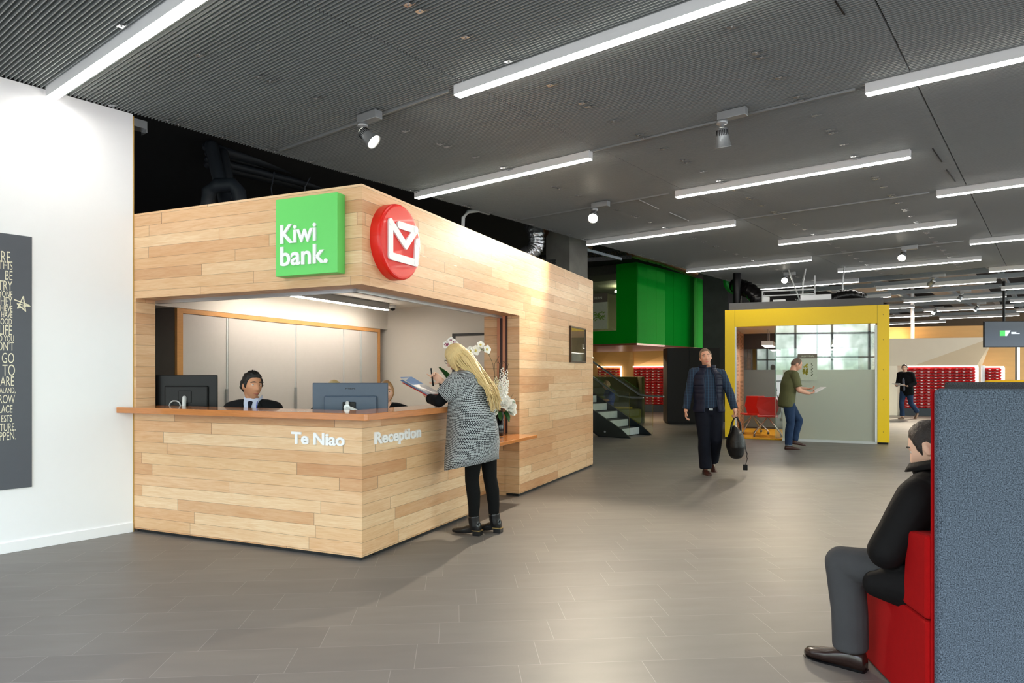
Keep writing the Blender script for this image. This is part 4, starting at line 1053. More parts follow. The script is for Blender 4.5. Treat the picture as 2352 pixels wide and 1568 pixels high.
class Fig:
    """joints in the person's own frame: x right, y forward, z up"""
    def __init__(s, J, W=1.0, build=1.0):
        s.J = {k: (V(v) if isinstance(v, (tuple, list)) and len(v) == 3 and k not in () else v) for k, v in J.items()}; s.W = W; s.B = build
    def torso(s, m, inf=0., top=True, down=0., belly=0., flare=0., to='neck', wid=0.):
        J = s.J; W = s.W; H, C, N = J['hip'], J['chest'], J['neck']
        hr = (J['hipR']-J['hipL']).normalized(); sr = (J['shR']-J['shL']).normalized()
        d0 = (C-H).normalized(); d1 = (N-C).normalized()
        pts = [H-d0*(.10+down), H-d0*.02, lerp(H, C, .42), C-d0*.02, lerp(C, N, .45), lerp(C, N, .80), N+d1*.02]
        rx = [.150, .168, .148, .165, .168, .115, .062]; ry = [.105, .115, .105+belly, .118, .105, .078, .060]
        rx = [a*W+inf+wid for a in rx]; ry = [a*s.B+inf for a in ry]
        rx[0] += flare; ry[0] += flare
        if inf and not top: pts[-1] = N-d1*.022; rx[-1] = .074+inf*.4; ry[-1] = .066+inf*.4
        if to == 'waist': pts, rx, ry = pts[:3], rx[:3], ry[:3]
        sd = [hr, hr, lerp(hr, sr, .5), sr, sr, sr, sr][:len(pts)]
        m.sweep(pts, rx, ry, side=sd, seg=24, capk=(.3, .12 if inf else 1))
        if to != 'waist':
            for k in ('shL', 'shR'):
                m.sweep([lerp(N, J[k], .25)-d1*.03, lerp(N, J[k], .65)-d1*.012, J[k]], [.058+inf, .060+inf, .056+inf], seg=14, side=d1)
    def arm(s, m, k, inf=0., f0=0., f1=1., cuff=0., sh=True):
        """whole arm or a stretch: f in 0..2 (0 shoulder, 1 elbow, 2 wrist)"""
        J = s.J; S, E, Wr = J['sh'+k], J['el'+k], J['wr'+k]
        fs = [f for f in (0, .35, .7, 1.0, 1.3, 1.65, 2.0) if f0 <= f <= f1]
        rad = {0: .056, .35: .052, .7: .045, 1.0: .042, 1.3: .043, 1.65: .035, 2.0: .027}
        if f1 not in rad: fs.append(f1); rad[f1] = .05 if f1 < 1 else .035
        pts = [lerp(S, E, f) if f <= 1 else lerp(E, Wr, f-1) for f in fs]
        rr = [(rad[f]*s.B+inf+(cuff if f == f1 else 0)) for f in fs]; k_ = len([f for f in fs if f <= 1])
        m.sweep(pts[:k_], rr[:k_], seg=14, side=(.3, .2, .9), capk=(1, 1 if len(fs) > k_ or not inf else .2))
        if len(fs) > k_: m.sweep(pts[k_-1:], rr[k_-1:], seg=14, side=(.3, .2, .9), capk=(1, .2 if inf else 1))
    def leg(s, m, k, inf=0., f1=2.0, hem=0., thigh=0.):
        J = s.J; Hp, K, A = J['hip'+k], J['kn'+k], J['an'+k]
        fs = [f for f in (0, .35, .7, 1.0, 1.3, 1.6, 2.0) if f <= f1]
        rad = {0: .092, .35: .086, .7: .068, 1.0: .056, 1.3: .056, 1.6: .046, 2.0: .036}
        if f1 not in rad: fs.append(f1); rad[f1] = .05
        pts = [lerp(Hp, K, f) if f <= 1 else lerp(K, A, f-1) for f in fs]
        if J.get('bend'+k) is None:
            fw = V((0, 1, 0))
            for i, f in enumerate(fs):
                if 1.15 < f < 1.75: pts[i] = pts[i]-fw*.012
        rr = [(rad[f]*s.B+inf+(thigh if f < .8 else 0)+hem*max(0, (f-.9)/1.1)) for f in fs]
        m.sweep(pts[:4], rr[:4], seg=16, side=(1, 0, 0)); m.sweep(pts[3:], rr[3:], seg=16, side=(1, 0, 0), capk=(1, .25 if inf else 1))
    def neckhead(s, m, Rm, hs=1.0):
        J = s.J; N, Hd = J['neck'], J['head']
        b = Hd+Rm @ V((0, -.022, -.05))*hs
        m.sweep([N-V((0, 0, .05)), N, lerp(N, b, .6), b], [.066*s.B, .058*s.B, .054*s.B, .056*s.B], seg=16, side=(1, 0, 0))
        head_into(m, Hd, Rm, hs)


def shoe_into(m, an, d, L=.27, h=.075, wd=.046, lift=0., pitch=0., heel=0.):
    """shoe whose ankle joint is an; d = flat direction of the toe"""
    d = V((d[0], d[1], 0)).normalized(); up = V((0, 0, 1)); sd = d.cross(up)
    if pitch:
        rot = Matrix.Rotation(pitch, 3, sd); d = rot @ d; up = rot @ up
    base = V((an[0], an[1], lift))-d*L*.25
    prof = [(0.0, .026, .050), (.03, .034, .075), (.22, .038, .085), (.42, .038, .070), (.62, .045, .052), (.82, .044, .042), (.95, .030, .034), (1.0, .014, .022)]
    vs = []; fs = []; n = 14
    for f, w_, hh in prof:
        for k in range(n):
            g = 2*PI*k/n; x = math.cos(g)*w_*wd/.046; z = hh*h/.085*(.5+.5*math.sin(g)) if math.sin(g) > -.2 else hh*h/.085*.0
            hz = heel*max(0, 1-f*2.2)
            vs.append(base+d*f*L+sd*x+up*(z+hz*(1 if 1 else 0)))
    for i in range(len(prof)-1):
        for k in range(n):
            k2 = (k+1) % n; fs.append((i*n+k, i*n+k2, (i+1)*n+k2, (i+1)*n+k))
    fs.append(tuple(range(n-1, -1, -1))); fs.append(tuple((len(prof)-1)*n+k for k in range(n)))
    m.add(vs, fs)


def face_bits(root, c, Rm, s, skin_lip, brow, gaze=(0, 0), iris=(40, 26, 18), beard=None):
    ew = mat('eye_white', (232, 228, 222), .25); ir = mat('dark_iris_%d' % sum(iris), iris, .15)
    g = V((math.sin(R(gaze[0])), math.cos(R(gaze[0]))*math.cos(R(gaze[1])), math.sin(R(gaze[1])))).normalized()
    for sx in (-1, 1):
        e = V((sx*.0315, .0715, .012))
        eb = obj('eye', MB().ball(c+Rm @ (e*s), (.0140*s, .0128*s, .0082*s), seg=16, rot=Rm), ew, root, smooth=True)
        obj('iris', MB().ball(c+Rm @ ((e+g*.0085)*s), .0060*s, seg=12), ir, eb, smooth=True)
        pts = []
        for f in (-1, -.4, .3, 1):
            x = sx*(.033+f*.019); z = .034+.005*(1-f*f)-.002*f
            pts.append(c+Rm @ (V((x, .097*math.sqrt(1-(x/.076)**2-(z/.124)**2)+.0045-.002*abs(f), z))*s))
        obj('eyebrow', MB().sweep(pts, [.003*s, .0058*s, .0055*s, .003*s], side=Rm @ V((0, 1, 0)), seg=8), brow, root, smooth=True)
    lp = []
    for f in (-1, -.5, 0, .5, 1):
        lp.append(c+Rm @ (V((f*.025, .0895-.016*f*f, -.0665+.0045*f*f))*s))
    obj('lips', MB().sweep(lp, [.002*s, .0062*s, .0068*s, .0062*s, .002*s], [.002*s, .0048*s, .005*s, .0048*s, .002*s], side=Rm @ V((0, 0, 1)), seg=10), skin_lip, root, smooth=True)


def heading(hx, hy): return math.atan2(hy, hx)-PI/2


def skin(name, c): return mat(name, c, .5, var=.05, scale=14, spec=.35)


SK1 = skin('tan_skin', (196, 142, 108)); SK2 = skin('fair_skin', (232, 188, 162)); SK3 = skin('ruddy_skin', (222, 166, 140))
LIP1 = skin('dark_pink_lip', (168, 100, 84)); LIP2 = skin('pink_lip', (204, 118, 108))
HAIRB = mat('black_hair', (17, 13, 12), .5, var=.3, scale=60, bump=.6, bscale=160)
HAIRD = mat('dark_brown_hair', (34, 24, 19), .5, var=.3, scale=60, bump=.5, bscale=160)
HAIRG = mat('greying_brown_hair', (122, 98, 78), .55, var=.25, scale=60, bump=.5, bscale=160)
BROWH = mat('grey_brown_hair', (110, 88, 74), .55, var=.25, scale=60, bump=.5, bscale=160)


def cloth(name, c, **k):
    a = dict(rough=.85, var=.12, scale=9, bump=.25, bscale=30, spec=.2); a.update(k); return mat(name, c, **a)


# --- receptionist in a dark suit (only head and shoulders rise above the counter)
def bust_person(loc, hd, label, J, yaw, pitch, roll, sk, lip, hairm, line, thick, rough, top, shirt, tie, gaze, vox=.006):
    p = thing('person', label, 'person', loc, hd)
    f = Fig(J); Rm = rotm(yaw, pitch, roll)
    m = MB(); f.torso(m); f.neckhead(m, Rm)
    for k in 'LR': f.arm(m, k, f1=2.0); f.leg(m, k)
    for k in 'LR': hand_into(m, f.J['wr'+k], (0, 1, 0), (0, 0, -1), 1 if k == 'R' else -1)
    solid(m, 'body', sk, p, vox, 3)
    m = MB(); f.torso(m, .022, wid=.006, top=False)
    for k in 'LR': f.arm(m, k, .018, f1=1.95)
    c = solid(m, 'jacket', top, p, .008, 4)
    m = MB()
    for k in 'LR': f.leg(m, k, .014)
    f.torso(m, .012, to='waist'); solid(m, 'trousers', cloth('black_trousers', (14, 15, 17)), p, .012, 3)
    m = MB()
    for k in 'LR': shoe_into(m, f.J['an'+k], (0, 1))
    obj('shoes', m, BLK, p, smooth=True)
    face_bits(p, f.J['head'], Rm, 1.0, lip, hairm, gaze)
    obj('hair', hair_cap(f.J['head'], Rm, 1.0, line, thick, rough), hairm, p, smooth=True)
    return p, f, Rm


SEAT = dict(hip=(0, 0, .60), chest=(0, .02, .93), neck=(0, .035, 1.15), head=(0, .06, 1.295), shL=(-.185, .02, 1.085), shR=(.185, .02, 1.085),
            elL=(-.25, .08, .84), elR=(.25, .08, .84), wrL=(-.16, .30, .76), wrR=(.16, .30, .76), hipL=(-.09, .03, .58), hipR=(.09, .03, .58),
            knL=(-.11, .34, .55), knR=(.11, .34, .55), anL=(-.11, .10, .10), anR=(.11, .10, .10))
def piece(*pts):
    def fn(a):
        for (a0, z0), (a1, z1) in zip(pts[:-1], pts[1:]):
            if a <= a1: return z0+(z1-z0)*(a-a0)/(a1-a0)
        return pts[-1][1]
    return fn
lineM = piece((0, .080), (.7, .076), (1.05, .055), (1.22, .02), (1.3, -.02), (1.44, -.02), (1.52, .03), (1.86, .03), (2.0, -.035), (2.5, -.062), (3.2, -.066))
lineR = piece((0, .092), (.5, .088), (.8, .094), (1.1, .06), (1.25, .02), (1.3, -.01), (1.44, -.01), (1.52, .03), (1.86, .03), (2.0, -.03), (2.5, -.052), (3.2, -.056))
SUIT = cloth('charcoal_suit_wool', (20, 20, 23))
rp, rf, rR = bust_person((-2.335, 6.24, 0), heading(.12, -1), 'dark haired man in a black suit and tie seated behind the counter', SEAT, 42, 0, -3, SK1, LIP1, HAIRB, lineM, .017, .011, SUIT, None, None, (20, 6))
SHI = cloth('pale_blue_shirt', (196, 204, 226), bump=.1)
def jf(z):   # front of the jacket
    pts = ((.80, .152), (.93, .152), (1.03, .155), (1.106, .132), (1.154, .112), (1.19, .085))
    for (z0, y0), (z1, y1) in zip(pts[:-1], pts[1:]):
        if z <= z1: return y0+(y1-y0)*(z-z0)/(z1-z0)
    return pts[-1][1]
def on_front(x, z, d): return (x, jf(z)+d-.35*x*x/.13, z)
vm = MB(); vs = []; fs = []
for i in range(13):
    z = .90+.29*i/12; hw = .004+.058*min(1, max(0, (z-.90)/.25))
    for j in range(7): vs.append(on_front(hw*(j-3)/3, z, .012-.006*(abs(j-3)/3)))
for i in range(12):
    for j in range(6): fs.append((i*7+j, i*7+j+1, (i+1)*7+j+1, (i+1)*7+j))
vm.add(vs, fs)
obj('shirt_front', vm, SHI, rp, smooth=True)
cm2 = MB()
for sx in (-1, 1):
    cm2.add([(sx*.066, -.02, 1.215), (sx*.070, -.02, 1.175), (sx*.072, .05, 1.20), (sx*.078, .045, 1.155), (sx*.030, .098, 1.175), (sx*.050, .120, 1.105), (sx*.012, .122, 1.150)],
            [(0, 1, 3, 2), (2, 3, 5, 4), (4, 5, 6)])
c_ = obj('shirt_collar', cm2, SHI, rp); c_.modifiers.new('t', 'SOLIDIFY').thickness = .004
obj('tie', MB().sweep([on_front(0, 1.155, .014), on_front(0, 1.118, .018)], [.022, .013], .012, side=(1, 0, 0), seg=10).sweep([on_front(0, 1.118, .016), on_front(0, 1.04, .018), on_front(0, .93, .018)], [.013, .024, .032], .006, side=(1, 0, 0), seg=8), cloth('navy_tie', (22, 24, 40)), rp, smooth=True)
for sx in (-1, 1):
    lv = [on_front(sx*.074, 1.155, .014), on_front(sx*.058, 1.10, .018), on_front(sx*.008, .92, .016), on_front(sx*.06, .98, .012), on_front(sx*.105, 1.06, .014), on_front(sx*.085, 1.085, .016), on_front(sx*.10, 1.11, .014)]
    o_ = obj('lapel', MB().add(lv, [(0, 1, 5, 6), (1, 2, 3, 4, 5)]), SUIT, rp); o_.modifiers.new('t', 'SOLIDIFY').thickness = .004
obj('lanyard', MB().tube([on_front(-.058, 1.16, .018), on_front(-.056, 1.08, .02), on_front(-.048, .95, .02)], .004, 6), mat('blue_lanyard', (40, 60, 170), .6), rp)

# --- two women hidden behind the big monitor
def lineW(a): return .078 if a < .5 else (.078-(a-.5)*.12 if a < 1.2 else -.10)
BLON = mat('blonde_hair', (234, 198, 140), .42, var=.22, scale=40, stretch=(6, 6, .6), bump=.5, bscale=90)
S2 = {k: (v[0], v[1], v[2]-.09) if k[:2] not in ('an', 'kn', 'hi') else v for k, v in SEAT.items()}
wp_, wf, wR = bust_person((-1.375, 7.55, 0), heading(.15, -1), 'woman in black with tied back fair hair, half hidden by the monitor', S2, 5, 0, 0, SK2, LIP2, mat('fair_brown_hair', (168, 128, 84), .45, var=.2, scale=40), lineW, .010, .003, SUIT, None, None, (0, 0), .008)
S3 = {k: (v[0], v[1], v[2]-.085) if k[:2] not in ('kn', 'hi') else v for k, v in SEAT.items()}
S3['anL'] = SEAT['anL']; S3['anR'] = SEAT['anR']
wb, wf2, wR2 = bust_person((-1.80, 7.02, 0), heading(.1, -1), 'blonde person whose crown just shows above the slate blue monitor', S3, 0, -8, 0, SK2, LIP2, BLON, lineW, .014, .003, SUIT, None, None, (0, 0), .009)

# --- blonde woman leaning on the counter
wo = thing('person', 'blonde woman in a black and white knitted coat leaning on the counter', 'person', (-.285, 6.10, 0), heading(-.916, .40))
J = dict(hip=(0, .00, .93), chest=(0, .075, 1.17), neck=(0, .135, 1.40), head=(.0, .225, 1.545), shL=(-.175, .13, 1.325), shR=(.175, .15, 1.325),
         elL=(-.235, .275, 1.168), elR=(.20, .36, 1.168), wrL=(-.09, .46, 1.185), wrR=(.07, .42, 1.34), hipL=(-.09, 0, .90), hipR=(.09, -.02, .90),
         knL=(-.085, .035, .48), knR=(.085, -.06, .48), anL=(-.085, .02, .10), anR=(.085, -.10, .10))
f = Fig(J, .92, .92); Rm = rotm(6, -24, 0)
m = MB(); f.torso(m); f.neckhead(m, Rm, .97)
for k in 'LR': f.arm(m, k, f1=2.0); f.leg(m, k)
hand_into(m, J['wrL'], (.55, .8, .25), (.5, -.2, .8), 1, (.5, .5, .55, .6), .8)
hand_into(m, J['wrR'], (-.10, .72, .52), (-.85, .1, -.1), -1, (.12, 1.0, 1.1, 1.1), 1.0)
solid(m, 'body', SK2, wo, .0055, 2)
face_bits(wo, f.J['head'], Rm, .97, LIP2, BLON)
m = MB()
for k in 'LR': f.arm(m, k, .014, f1=1.92)
f.torso(m, .012); solid(m, 'jumper', cloth('black_jumper', (9, 10, 14)), wo, .008, 3)
m = MB()
for k in 'LR': f.leg(m, k, .010)
f.torso(m, .012, to='waist'); solid(m, 'leggings', cloth('black_leggings', (9, 10, 11)), wo, .008, 3)
BOOT = mat('black_boot_leather', (20, 20, 22), .25, var=.2, bump=.1)
for k, d in (('L', (.0, 1)), ('R', (-.1, 1))):
    m = MB(); a = f.J['an'+k]; shoe_into(m, a, d, .275, .085, .044, .012, heel=.03)
    m.sweep([a+V((0, -.012, -.02)), a+V((0, -.006, .03)), a+V((0, -.002, .065))], [.048, .050, .053], seg=14, capk=(1, .1))
    b_ = solid(m, 'boot', BOOT, wo, .006, 2)
    obj('heel', MB().box(a.x-.034, a.x+.034, a.y-.075, a.y-.005, 0, .045), BOOT, b_, bevel=.004)
    obj('metal_trim', MB().box(a.x-.036, a.x+.036, a.y-.078, a.y+.0, .040, .046), mat('gold_trim', (200, 170, 110), .3, .9), b_)
def knit_mat():
    m, t, b = principled('black_white_knit'); uv = t.node('ShaderNodeUVMap', uv_map='m')
    n = t.node('ShaderNodeTexNoise', {'Vector': uv.outputs[0], 'Scale': 3.0, 'Detail': 2.0})
    wv = t.node('ShaderNodeVectorMath', {0: n.outputs['Color'], 1: (.12, .10, 0)}, operation='MULTIPLY')
    ad = t.node('ShaderNodeVectorMath', {0: uv.outputs[0], 1: wv.outputs[0]}, operation='ADD')
    s = t.node('ShaderNodeSeparateXYZ', {0: ad.outputs[0]})
    v = t.m('DIVIDE', s.outputs[1], .0130); row = t.m('FLOOR', v); fv = t.m('SUBTRACT', t.m('FRACT', v), .5)
    u = t.m('ADD', t.m('DIVIDE', s.outputs[0], .0155), t.m('MULTIPLY', t.m('MODULO', row, 2.0), .5)); fu = t.m('SUBTRACT', t.m('FRACT', u), .5)
    d = t.m('SQRT', t.m('ADD', t.m('MULTIPLY', fu, fu), t.m('MULTIPLY', t.m('MULTIPLY', fv, fv), 1.15)))
    k = t.ramp(d, [(.39, (0, 0, 0)), (.48, (1, 1, 1))])
    t.put(b.inputs['Base Color'], t.mix(k, lin((24, 27, 34)), lin((196, 202, 206))))
    b.inputs['Roughness'].default_value = .9
    bp = t.node('ShaderNodeBump', {'Height': k, 'Strength': .35, 'Distance': .004}); t.put(b.inputs['Normal'], bp.outputs[0])
    return m
KN = knit_mat()
def ringloft(rings, seg=48, wob=.0, close=True, u0=0.):
    """rings: (centre, half width x, half depth y, tilt) -> loft with metre uvs"""
    m = MB(); vs = []; fs = []; uvs = []; vv = 0
    per = []
    for i, (c, a, b_, tl) in enumerate(rings):
        if i: vv += (V(c)-V(rings[i-1][0])).length
        per.append((vv, PI*(a+b_)))
        for k in range(seg+1):
            g = 2*PI*k/seg; w_ = 1+wob*math.sin(g*5+i*.7)*min(1, i/3)
            x, y = a*math.cos(g)*w_, b_*math.sin(g)*w_
            vs.append((c[0]+x, c[1]+y, c[2]+tl*y))
    n = seg+1
    for i in range(len(rings)-1):
        for k in range(seg):
            fs.append((i*n+k, i*n+k+1, (i+1)*n+k+1, (i+1)*n+k))
            uvs.append([(u0+per[j][1]*kk/seg, per[j][0]) for j, kk in ((i, k), (i, k+1), (i+1, k+1), (i+1, k))])
    return m.add(vs, [tuple(reversed(q_)) for q_ in fs], 0, [list(reversed(q_)) for q_ in uvs])
coat = ringloft([((0, .125, 1.44), .095, .085, 0), ((0, .125, 1.42), .14, .10, 0), ((0, .115, 1.375), .212, .128, -.1), ((0, .10, 1.30), .240, .150, -.15), ((0, .085, 1.18), .235, .185, -.1),
                 ((0, .075, 1.05), .238, .208, 0), ((0, .065, .92), .248, .226, 0), ((0, .065, .80), .262, .232, 0), ((0, .082, .68), .272, .232, -.08), ((0, .087, .60), .276, .236, -.22)], wob=.035)
for sx, E_ in ((-1, V((-.235, .275, 1.168))), (1, V((.20, .36, 1.168)))):
    S_ = V((sx*.165, .12, 1.335)); n_ = 7; vs = []; fs = []; uvs = []; dv = (E_-S_); dn = dv.normalized(); u_ = V((1, 0, 0)); u_ = (u_-dn*u_.dot(dn)).normalized(); w_ = dn.cross(u_)
    rr = [.085, .105, .103, .10, .096, .09, .085]
    for i in range(n_):
        for k in range(25):
            g = 2*PI*k/24; vs.append(S_+dv*(i/(n_-1)*1.0-.22)+(u_*math.cos(g)+w_*math.sin(g))*rr[i])
    for i in range(n_-1):
        for k in range(24):
            fs.append((i*25+k, i*25+k+1, (i+1)*25+k+1, (i+1)*25+k)); uvs.append([(j_[1]*.024, j_[0]*.05) for j_ in ((i, k), (i, k+1), (i+1, k+1), (i+1, k))])
    coat.add(vs, fs, 0, uvs)
cobj = obj('coat', coat, KN, wo, smooth=True)
cobj.modifiers.new('thick', 'SOLIDIFY').thickness = .006
random.seed(11)
hm = hair_cap(f.J['head'], Rm, .97, lambda a: .062 if a < .45 else (.05-.1*(a-.45) if a < .9 else -.15), .020, .004)
hc = f.J['head']
for i in range(280):
    a = random.uniform(.75, 2*PI-.75); aa = abs((a+PI) % (2*PI)-PI)   # bearing round the head, 0 = face
    th = random.uniform(.5, 1.7)
    p = headpt(th, a)*.97*1.13; p0 = hc+Rm @ p
    side_ = 1 if math.sin(a) > 0 else -1
    back = max(0, min(1, (aa-.9)/1.2))
    lon = random.uniform(.85, 1.08)
    e = V((side_*random.uniform(.015, .12)*(1.1-.3*back), .045-.10*back+random.uniform(-.02, .02), 1.03+.14*(1-back)+random.uniform(-.04, .06)))
    if back < .45: e = V((side_*random.uniform(.10, .15), .17-.04*back, 1.33+random.uniform(-.05, .06)))
    mid = hc+Rm @ V((p.x*1.12, min(p.y, .02)-.045*back, -.08)); mid.z = min(mid.z, p0.z-.02)
    mid2 = lerp(mid, e, .5)+V((0, -.030*back, .01))
    if back >= .45:
        e = V((side_*random.uniform(.01, .115), -.15+random.uniform(-.015, .01)+.03*(1-back), 1.13+.10*(1-back)+random.uniform(-.06, .10)))
        mid2 = V((lerp(mid, e, .5).x*1.05, -.072+random.uniform(-.02, .005), 1.31+random.uniform(-.03, .03)))
    m_pts = [p0, lerp(p0, mid, .5)+Rm @ V((p.x*.10, -.008, .012)), mid, mid2, e]
    sp = []
    for u in range(13):
        f_ = u/12*4; k = min(int(f_), 3); f_ -= k; a0, a1, a2, a3 = m_pts[max(k-1, 0)], m_pts[k], m_pts[k+1], m_pts[min(k+2, 4)]
        sp.append(.5*(2*a1+(a2-a0)*f_+(2*a0-5*a1+4*a2-a3)*f_*f_+(3*a1-a0-3*a2+a3)*f_**3))
    hm.sweep(sp, [.007*(1-max(0, u/12-.6)*1.9)+.001 for u in range(13)], [.0045*(1-max(0, u/12-.6)*1.9)+.0006 for u in range(13)], side=(1, 0, 0), seg=5)
obj('hair', hm, BLON, wo, smooth=True)
gl = MB(); gc = [f.J['head']+Rm @ (V((sx*.034, .103, .010))*.97) for sx in (-1, 1)]
for c_, sx in zip(gc, (-1, 1)):
    gl.tube([c_+Rm @ V((.024*math.cos(g), 0, .018*math.sin(g))) for g in [i*PI/7 for i in range(15)]], .0022, 6)
    gl.tube([c_+Rm @ V((sx*.024, 0, .006)), f.J['head']+Rm @ V((sx*.080, -.01, .012))], .0022, 6)
obj('glasses', gl, BLK, wo, smooth=True)
WM = Matrix.Translation(wo.location) @ Matrix.Rotation(wo.rotation_euler.z, 4, 'Z')
pc = WM @ V((.028, .50, 1.375))
tag(obj('dark_pen', MB().sweep([(0, 0, -.075), (0, 0, .08)], .0075, seg=10), BLK, loc=pc, rot=(R(8), R(-6), 0), smooth=True), 'thick black pen held upright in the hand of the blonde woman', 'pen')
fo = thing('red_folder', 'red folder full of loose white and blue papers held by the blonde woman', 'folder', WM @ V((.0, .475, 1.225)), wo.rotation_euler.z)
TF = Matrix.Rotation(R(24), 4, 'X')
def fbox(x0, x1, y0, y1, z0, z1, rz=0, rx=0):
    mb = MB(); mb.box(x0, x1, y0, y1, z0, z1); M_ = TF @ Matrix.Rotation(R(rz), 4, 'Z') @ Matrix.Rotation(R(rx), 4, 'X'); mb.v = [tuple(M_ @ V(p)) for p in mb.v]; return mb
RF = mat('red_folder_card', (222, 34, 26), .35)
obj('cover', fbox(-.12, .12, -.05, .27, -.012, -.008), RF, fo); obj('spine', fbox(-.12, .12, -.054, -.046, -.012, .018), RF, fo)
pcols = [mat('white_paper', (240, 240, 242), .7, var=.01), mat('pale_blue_paper', (150, 180, 226), .7, var=.05), mat('pale_pink_paper', (236, 206, 210), .7)]
for i in range(9): obj('paper_sheet', fbox(-.108, .104, -.03, .30+.02*random.random(), -.006+i*.0022, -.0055+i*.0022, random.uniform(-6, 6), random.uniform(0, 6)), pcols[(0, 1, 0, 2, 0, 1, 0, 0, 0)[i]], fo)

# --- man walking with a black bag
def stripes(name, base, stripe, sc=60., hor=False, thin=.25, base2=None):
    m, t, b = principled(name); tc = t.node('ShaderNodeTexCoord'); s = t.node('ShaderNodeSeparateXYZ', {0: tc.outputs['Object']})
    f1 = t.m('LESS_THAN', t.m('FRACT', t.m('MULTIPLY', s.outputs[0], sc)), thin); f2 = t.m('LESS_THAN', t.m('FRACT', t.m('MULTIPLY', s.outputs[2], sc)), thin)
    c = t.mix(t.m('MULTIPLY', f1, .55), lin(base), lin(stripe)); c = t.mix(t.m('MULTIPLY', f2, .18), c, lin(stripe))
    t.put(b.inputs['Base Color'], c); b.inputs['Roughness'].default_value = .85; return m
wa = thing('person', 'smiling man walking in a navy padded vest and checked shirt, carrying a black bag', 'person', (2.79, 9.78, 0), heading(-.05, -1))
J = dict(hip=(0, 0, .94), chest=(.02, .01, 1.24), neck=(.03, .02, 1.475), head=(.06, .065, 1.635), shL=(-.17, .01, 1.41), shR=(.215, .01, 1.43),
         elL=(-.285, .03, 1.14), elR=(.275, -.03, 1.145), wrL=(-.335, .10, .905), wrR=(.325, .02, .89), hipL=(-.09, 0, .91), hipR=(.09, 0, .91),
         knL=(-.09, .06, .49), knR=(.085, .08, .49), anL=(-.11, -.24, .16), anR=(.06, .07, .09))
f = Fig(J, 1.03, 1.04); Rm = rotm(-6, 6, 9)
m = MB(); f.torso(m, belly=.02); f.neckhead(m, Rm, .98)
for k in 'LR': f.arm(m, k, f1=2.0); f.leg(m, k)
hand_into(m, J['wrR'], (.05, .1, -1), (-.9, .2, 0), 1, (.5, .6, .7, .8), .7)
hand_into(m, J['wrL'], (-.05, .1, -1), (.9, .1, 0), -1, (1.3, 1.4, 1.4, 1.4), .9)
solid(m, 'body', SK3, wa, .0065, 2)
face_bits(wa, f.J['head'], Rm, .98, LIP2, BROWH)
obj('hair', hair_cap(f.J['head'], Rm, .98, lineR, .016, .005), HAIRG, wa, smooth=True)
m = MB(); f.torso(m, .013, belly=.02)
for k in 'LR': f.arm(m, k, .014, f1=1.9, cuff=.004)
m.sweep([J_ for J_ in (V((.03, .02, 1.45)), V((.035, .02, 1.50)))], [.072, .066], seg=16, side=(1, 0, 0))
solid(m, 'shirt', stripes('navy_check_shirt', (26, 40, 62), (60, 98, 128), 26., thin=.14), wa, .008, 3)
JEANS = cloth('dark_denim', (15, 18, 30), var=.25)
m = MB()
for k in 'LR': f.leg(m, k, .020, f1=2.0, hem=.030)
f.torso(m, .016, to='waist'); solid(m, 'trousers', JEANS, wa, .009, 4)
obj('belt_buckle', MB().box(-.02, .03, .125, .152, .90, .93), STEEL, wa, bevel=.002)
SH = mat('dark_brown_leather', (62, 32, 26), .4, var=.2)
m = MB(); shoe_into(m, J['anR'], (-.05, 1)); obj('shoe', m, SH, wa, smooth=True)
m = MB(); shoe_into(m, V(J['anL'])+V((0, 0, 0)), (-.02, 1), lift=.03, pitch=R(-32)); obj('shoe', m, SH, wa, smooth=True)
def vest(f, m_, parent, inf=.042, gap=.42, quilt=.009, zlow=.05):
    H, C, N = f.J['hip'], f.J['chest'], f.J['neck']
    keys = [(H+V((0, 0, -.06)), .185, .135), (lerp(H, C, .3), .165, .13), (lerp(H, C, .7), .165, .13), (C, .172, .130), (lerp(C, N, .45), .178, .120), (lerp(C, N, .74), .150, .098), (lerp(C, N, .93), .095, .080), (N+V((0, .0, .015)), .078, .072), (N+V((0, .0, .06)), .082, .078)]
    mb = MB(); vs = []; fs = []; nr = 70; ns = 40
    for i in range(nr+1):
        g = i/nr*(len(keys)-1); k = min(int(g), len(keys)-2); ff = g-k; ff = ff*ff*(3-2*ff)
        c = lerp(keys[k][0], keys[k+1][0], ff); a = keys[k][1]+(keys[k+1][1]-keys[k][1])*ff; b = keys[k][2]+(keys[k+1][2]-keys[k][2])*ff
        qv = abs(math.sin(i/nr*PI*13))**.6*quilt if i < nr*.9 else quilt*.6
        gp = gap*(1.15-.35*i/nr) if i < nr*.86 else gap*.7
        for j in range(ns+1):
            an = PI/2+gp+(2*PI-2*gp)*j/ns
            vs.append((c.x+(a+inf*.45+qv)*math.cos(an), c.y+(b+inf*.6+qv)*math.sin(an), c.z))
    n = ns+1
    for i in range(nr):
        for j in range(ns): fs.append((i*n+j, i*n+j+1, (i+1)*n+j+1, (i+1)*n+j))
    mb.add(vs, fs)
    o = obj('padded_vest', mb, m_, parent, smooth=True); o.modifiers.new('t', 'SOLIDIFY').thickness = -.014
    for sx in (0, ns):
        obj('zip', MB().tube([vs[i*n+sx] for i in range(0, nr-4, 4)], .004, 6), mat('dark_zip', (60, 66, 84), .4, .5), o)
    return o
vest(f, cloth('navy_quilted_nylon', (28, 31, 50), rough=.5), wa)
LWp = Matrix.Translation(wa.location) @ Matrix.Rotation(wa.rotation_euler.z, 4, 'Z') @ V((-.345, .11, .815))
bag = thing('hand_bag', 'soft black travel bag hanging from the hand of the walking man', 'bag', LWp, R(-12))
BAGM = mat('black_bag_nylon', (13, 13, 15), .45, var=.2, bump=.3)
